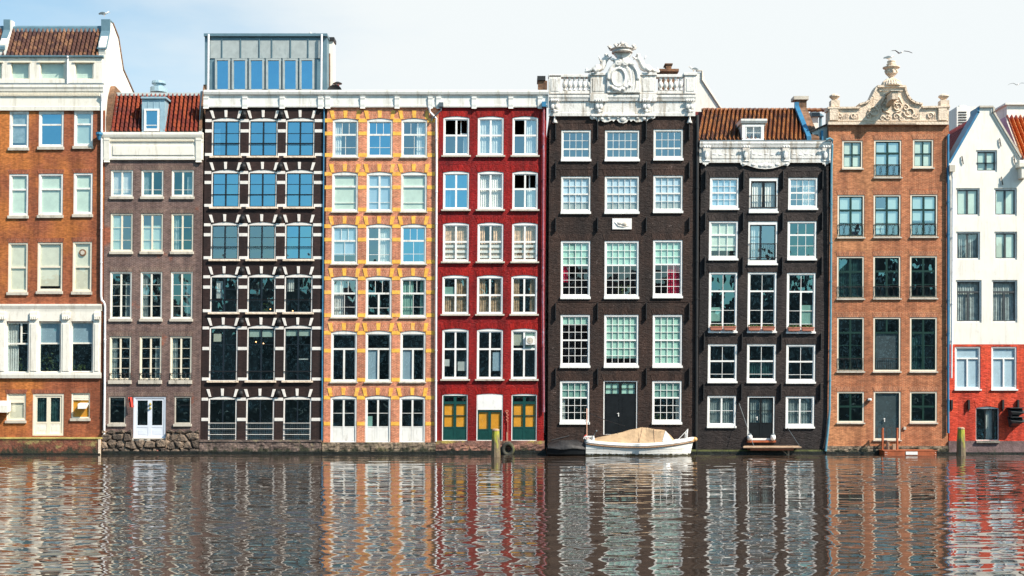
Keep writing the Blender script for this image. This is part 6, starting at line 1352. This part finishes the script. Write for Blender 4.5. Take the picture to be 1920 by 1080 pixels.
m = MB(); h7.pbox(m, 1401, 826, 1455, 829.5, -.16, .1); h7.out(m, 'door_step', M['redwood'])
# floating dock with ladder rails at house 8
e = empty('floating_dock', (X(1694), -.75, 0)); tag(e, 'low red-brown timber dock with two tall hooped rails below the glass door', 'dock')
m = MB(); m.box(-1.45, 1.45, -.45, .45, -.12, .26); m.build('float', M['redwood'], e, bevel=.02); m = MB()
for i in range(4): m.box(-1.5, 1.5, -.47 + i * .24, -.26 + i * .24, .26, .30)
m.build('deck', M['redwood'], e, bevel=.008)
m = MB(); m.box(-.25, .40, -.475, -.452, .05, .22); m.build('white_plate', M['bright'], e)
m = MB()
for xx in (-1.38, -1.30, 1.38): 
    for zz in (.06, .18): m.ball((xx, -.46, zz), .02, 6, 5)
m.build('bolts', M['bright'], e)
for px in (1648.5, 1675.5):
    xx = X(px) - X(1694); m = MB()
    for o_, yy in ((-.08, -.1), (.08, .3)): m.tube([(xx + o_, yy, .2), (xx + o_, yy, 1.35), (xx + o_ * .6, yy, 1.5)], .05, 8)
    m.tube([(xx - .09, -.1, 1.46), (xx + .09, .3, 1.46)], .05, 8); m.build('rail', M['redwood'], e)
m = MB(); m.box(X(1650) - X(1694), X(1674) - X(1694), .32, .44, .30, .42); m.box(X(1657) - X(1694), X(1662) - X(1694), .2, .34, .3, .7); m.box(X(1668) - X(1694), X(1674) - X(1694), .15, .34, .3, .6); m.build('steps', M['wood'], e)
# mooring posts
def post(px, pyt, pyb, y, lab, ht=None):
    e = empty('mooring_post', (0, 0, 0)); b = P(px, 852, y); sc = (D + y) / D; zt2 = CAMH + (HZ - pyt) * S * sc; e.location = (b.x, y, 0); tag(e, lab, 'mooring post', 'mooring posts')
    N = NT('mossy_post'); o_ = N.coord(); s_ = N.n('ShaderNodeSeparateXYZ', {0: o_}); n_ = N.noise(N.mapped(o_, (3, 3, .8)), 2.0, 6, .7)
    f_ = N.rng(N.math('ADD', n_, N.math('MULTIPLY', s_.outputs['Z'], .26)), .64, .86)
    col = N.mix(f_, (.16, .12, .075, 1), (.36, .36, .04, 1)); N.t.links.new(N.n('ShaderNodeBsdfPrincipled', {'Base Color': col, 'Roughness': .8, 'Normal': N.n('ShaderNodeBump', {'Height': N.noise(N.mapped(o_, (9, 9, 1.2)), 3, 5), 'Distance': .04}).outputs[0]}).outputs[0], N.o.inputs[0])
    m = MB(); m.lathe([(.27, -1.4), (.26, 0), (.225, zt2 * .6), (.19, zt2 - .08), (.165, zt2 - .06)], (0, 0, 0), 10); m.build('shaft', N.m, e)
    m = MB(); m.lathe([(.175, zt2 - .07), (.20, zt2 - .04), (.19, zt2 + .03), (.12, zt2 + .06)], (0, 0, 0), 10); m.build('post_top', M['wood'], e); return e
post(929.5, 806, 852, -2.2, 'yellow-green mossy timber post in the water before the red house')
post(1802, 803, 852, -1.6, 'mossy timber post in the water before the red-based white house')
# hanging tyre
e = empty('tyre_fender', (X(952.3), -.34, Z(842))); tag(e, 'mossy old tyre hung as a fender at the waterline below the red house', 'tyre')
m = MB(); R1, r1 = .27, .11
m.grid(lambda u, v: ((R1 + r1 * cos(2 * pi * v)) * cos(2 * pi * u), r1 * 1.1 * sin(2 * pi * v), (R1 + r1 * cos(2 * pi * v)) * 1.15 * sin(2 * pi * u)), 28, 10); m.build('tyre', plain('mossy_rubber', (.035, .035, .028), .8, var=.3, bump=.01, dirt=(.16, .16, .03), dirt_amt=.8, scale=3), e, smooth=True)
m = MB(); m.tube([(-.06, .16, .95), (-.05, .0, .40)], .02, 6); m.build('rope', M['wood'], e)

# ---------------------------------------------------------------- dark tarpaulin-covered boat left of the white one
e = empty('covered_boat', (X(1062), -.95, 0)); tag(e, 'low boat under a black tarpaulin, half hidden left of the white sloop', 'boat')
def loft(m, secs, close=False):
    n = len(secs[0]); vs = [p for s_ in secs for p in s_]; fs = [(i * n + j, i * n + j + 1, (i + 1) * n + j + 1, (i + 1) * n + j) for i in range(len(secs) - 1) for j in range(n - 1)]
    m.add(vs, fs); m.add(secs[0], [tuple(range(n))]); m.add(secs[-1], [tuple(range(n))[::-1]])
m = MB(); secs = []
for i in range(13):
    t = i / 12; x = -1.15 + 3.0 * t; hb = .75 * (sin(pi * min(1, .25 + .75 * t)) ** .5 + .05) if t < .9 else .3
    g_ = .42 + .10 * t; secs.append([(x, -hb, g_), (x, -hb * .9, .1), (x, -hb * .5, -.2), (x, hb * .5, -.2), (x, hb * .9, .1), (x, hb, g_)])
loft(m, secs); m.build('hull', M['blacksash'], e)
m = MB(); rnd = random.Random(9)
def tarp(u, v):
    x = -1.1 + 2.9 * u; a = pi * v; hb = .8 * (sin(pi * min(1, .25 + .75 * u)) ** .5 + .05); pk = .46 * (.55 + .45 * sin(pi * min(1, u * 1.3)))
    return (x, -hb * cos(a), .40 + pk * sin(a) ** .9 + .03 * sin(x * 5 + v * 9) + .02 * sin(v * 24))
m.grid(tarp, 24, 14); m.build('tarpaulin', plain('black_tarpaulin', (.018, .016, .017), .6, var=.3, bump=.04, bscale=4), e, smooth=True)
m = MB(); m.tube([(-.9, -.5, .85), (.1, -.4, 1.1)], .04, 6); m.build('boom', M['iron'], e)
m = MB(); m.box(.9, 1.15, -.35, -.1, .95, 1.05); m.tube([(.95, -.2, 1.05), (1.1, -.2, 1.2)], .04, 6); m.build('fitting', M['red'], e)

def hull_mat():
    N = NT('white_hull_paint'); o = N.coord(); s = N.n('ShaderNodeSeparateXYZ', {0: o})
    n = N.noise(N.mapped(o, (1.2, 1, 3)), 1.5, 8, .7); n2 = N.noise(N.mapped(o, (7, 2, .9)), 1.0, 7, .7)
    c = N.mix(N.rng(n, .5, .7), (.80, .79, .76, 1), (.62, .59, .54, 1)); c = N.mix(N.math('MULTIPLY', N.rng(n2, .56, .70), .6), c, (.42, .36, .29, 1))
    wl = N.math('ADD', N.math('MULTIPLY', s.outputs['Z'], -2.2), N.noise(N.mapped(o, (2.5, 1, 1)), 2.0, 6, .7))
    c = N.mix(N.rng(wl, .20, .36), c, (.07, .065, .04, 1))
    w = N.n('ShaderNodeTexWave', {'Vector': o, 'Scale': 1.15, 'Distortion': .6}, wave_type='BANDS', bands_direction='Z').outputs[1]
    bm = N.n('ShaderNodeBump', {'Height': N.math('POWER', w, 6.0), 'Distance': .02, 'Strength': .6}).outputs[0]
    return N.out(N.n('ShaderNodeBsdfPrincipled', {'Base Color': c, 'Roughness': .35, 'Normal': bm}).outputs[0])
# ---------------------------------------------------------------- white sloop with canvas hood
BY = -1.0
e = empty('sloop', (0, BY, 0)); q_ = (D + BY) / D; e.location = (0, BY, 0)
tag(e, 'white open sloop with a beige canvas hood moored before the dark-brown house', 'boat')
def bx(px): return (px - 960) * S * (D + BY - 0.5) / D
def bz(py): return CAMH + (HZ - py) * S * (D + BY - .8) / D
xs0, xs1 = bx(1099), bx(1303)
def half(t): return .86 * (max(0.0, (.80 + .134 * t) if t < .35 else .847 + .10 * sin((t - .35) / .65 * pi * .9) if t < .5 else (1 - ((t - .5) / .5) ** 2.4) ** .62) ) if t < .999 else .03
def sheer(t): return bz(833.5) - .02 + .28 * (2 * t - 0.95) ** 2 * (.75 if t < .48 else 1.0)
hull = MB(); NS = 26; secs = []
for i in range(NS + 1):
    t = i / NS; hb = half(t); g_ = sheer(t); row = []
    for j in range(17):
        a = j / 16; s_ = -1 + 2 * a; w_ = abs(s_) ** .28 * (1 if s_ > 0 else -1)
        zz = -.22 + (g_ + .22) * (abs(s_) ** 2.2); yy = hb * w_ * (.93 + .07 * abs(s_) ** 2)
        rake = .22 * (zz / 1.0) * (t ** 6) - .02
        row.append((xs0 + (xs1 - .18 - xs0) * t + rake, yy, zz))
    secs.append(row)
loft(hull, secs); hull.build('hull', hull_mat(), e, smooth=False)
def edge(dz, off, r_, name, mat, t0=0.0, t1=1.0, sides=(-1, 1), r1=None):
    m = MB()
    for sg in sides:
        pts = [(xs0 + (xs1 - .18 - xs0) * t + .22 * sheer(t) * t ** 6, sg * (half(t) + off), sheer(t) + dz) for t in [t0 + (t1 - t0) * i / 30 for i in range(31)]]
        m.tube(pts, r_, 8, r1)
    return m.build(name, mat, e, smooth=True)
edge(.03, -.05, .06, 'gunwale', M['bright']); edge(-.15, .0, .035, 'rubbing_strake', plain('rope_strake', (.26, .15, .08), .8, var=.5, scale=18)); edge(-.04, -.03, .05, 'wale', M['bright'])
m = MB(); m.grid(lambda u, v: (xs0 + (xs1 - .18 - xs0) * u + .1 * u ** 6, (2 * v - 1) * half(u) * .96, sheer(u) + .05 + .05 * (1 - (2 * v - 1) ** 2)), 24, 6); m.build('deck', M['bright'], e, smooth=True)
m = MB(); zb_ = sheer(1); m.tube([(xs1 - .55, -.32, zb_ - .18), (xs1 - .2, -.12, zb_ - .12), (xs1 + .05, 0, zb_ - .05), (xs1 + .05, 0, zb_ - .02)], .085, 10, .10); m.ball((xs1 + .08, 0, zb_ - .04), .13, 10, 8); m.build('bow_fender', M['orange'] if False else plain('tan_bow_fender', (.62, .34, .14), .6, var=.2), e, smooth=True)
# canvas hood
RG = [(1114, 823.5, .25), (1130, 820, .35), (1150, 815.5, .30), (1172, 810.5, .25), (1192, 805.5, .2), (1203, 802.2, .12), (1212, 803.2, .12), (1226, 805.5, .35), (1240, 807.3, .5), (1248, 808.3, .5), (1258, 817, .45), (1264, 824, .4)]
m = MB()
def hood(u, v):
    t = u * (len(RG) - 1); i = min(len(RG) - 2, int(t)); f = t - i
    px = RG[i][0] + (RG[i + 1][0] - RG[i][0]) * f; py = RG[i][1] + (RG[i + 1][1] - RG[i][1]) * f; fl_ = RG[i][2] + (RG[i + 1][2] - RG[i][2]) * f
    x = bx(px); tt = min(.97, max(0, (x - xs0) / (xs1 - .18 - xs0))); top = bz(py) ; base = sheer(tt) + .06; hb = half(tt) * .86
    s_ = 2 * v - 1; a = abs(s_)
    if a < fl_: y = s_ * .9; z = top - .02 * a
    else: k_ = (a - fl_) / (1 - fl_); y = (fl_ * .9 + (hb - fl_ * .9) * k_) * (1 if s_ > 0 else -1); z = top + (base - top) * k_ - .05 * sin(pi * k_)
    return (x, y, z + (.016 * sin(x * 7 + 3 * s_) + .018 * sin(x * 3.1 - 9 * s_ + 1.0) + .010 * sin(x * 15 + 22 * s_)) * sin(pi * u))
m.grid(hood, 55, 24); cv = plain('beige_canvas', (.44, .30, .18), .85, var=.14, scale=2.2, bump=.03, bscale=3.5); m.build('canvas_hood', cv, e, smooth=False)
m = MB()
for us in (.455, .64, .82):
    for off in (0,): m.tube([tuple(Vector(hood(us + (.10 * (1 - abs(2 * k_ / 20 - 1)) - .06 if us < .5 else 0), k_ / 20)) + Vector((0, 0, .012))) for k_ in range(21)], .022, 5)
m.build('hood_seams', plain('seam_tape', (.34, .22, .14), .8), e)
m = MB(); m.grid(lambda u, v: tuple(Vector(hood(.745 + .20 * u, .03 + (.02 + .19 * min(1, 3 * u, (1 - u) * 2.6)) * v)) + Vector((0, -.02, .012))), 14, 5); m.build('hood_window', plain('clear_vinyl', (.66, .70, .72), .2, var=.08), e)
# fittings
m = MB(); x = bx(1100.5); m.tube([(x, -.35, sheer(0)), (x - .0, -.35, bz(766))], .030, 6); m.build('flag_staff', plain('orange_white_staff', (.75, .42, .30), .5, var=.3, scale=.9), e)
m = MB(); m.tube([(bx(1108), -.3, sheer(0)), (bx(1118), -.5, bz(809))], .018, 6); m.ball((bx(1118.5), -.5, bz(808.5)), .05, 8, 6); m.build('tiller', M['lead'], e)
m = MB(); m.tube([(bx(1112.5), -.5, sheer(0) + .05), (bx(1112.5), -.5, sheer(0) + .30)], .05, 8); m.build('cleat', M['bright'], e)
m = MB()
for k_ in range(4): m.tube([(bx(1100 + k_ * 3) + .16 * cos(t), -.4 - .03 * k_, sheer(0) + .12 + .15 * sin(t)) for t in [pi * i / 8 for i in range(9)]], .022, 6)
m.build('rope_coil', M['bright'], e)
m = MB(); m.tube([(bx(1287.5), -.3, sheer(.9)), (bx(1290), -.2, bz(806))], .025, 6); m.tube([(bx(1289), -.3, sheer(.93)), (bx(1291), -.2, bz(805))], .025, 6); m.tube([(bx(1290), -.2, bz(807)), (bx(1281), -.3, bz(816)), (bx(1269), -.35, sheer(.82) + .05)], .016, 6); m.tube([(bx(1287), -.2, sheer(.9)), (bx(1287), -.2, bz(812))], .07, 8, .04); m.build('bow_rail', M['bright'], e)
m = MB()
for xx in (bx(1099.5), bx(1103)): m.tube([(xx - .03, -.5, sheer(0) - .1), (xx - .02, -.5, .02)], .02, 6)
m.box(bx(1098), bx(1103), -.10, .06, -.2, sheer(0) - .05); m.build('rudder', M['lead'], e)
for i in range(4):
    pass
# mooring rope from the wall to the boat
m = MB(); A = P(1105, 775, -.1); B = Vector((bx(1172), BY - .5, bz(799)))
A2 = Vector((A.x, -.1, A.z)); m.tube([A2, A2.lerp(B, .5) + Vector((0, 0, -.06)), B], .018, 6); tag(m.build('boathook', M['iron']), 'thin dark rope slanting from the wall across the dark double door to the sloop', 'rope'); bpy.data.objects['boathook'].name = 'mooring_rope'
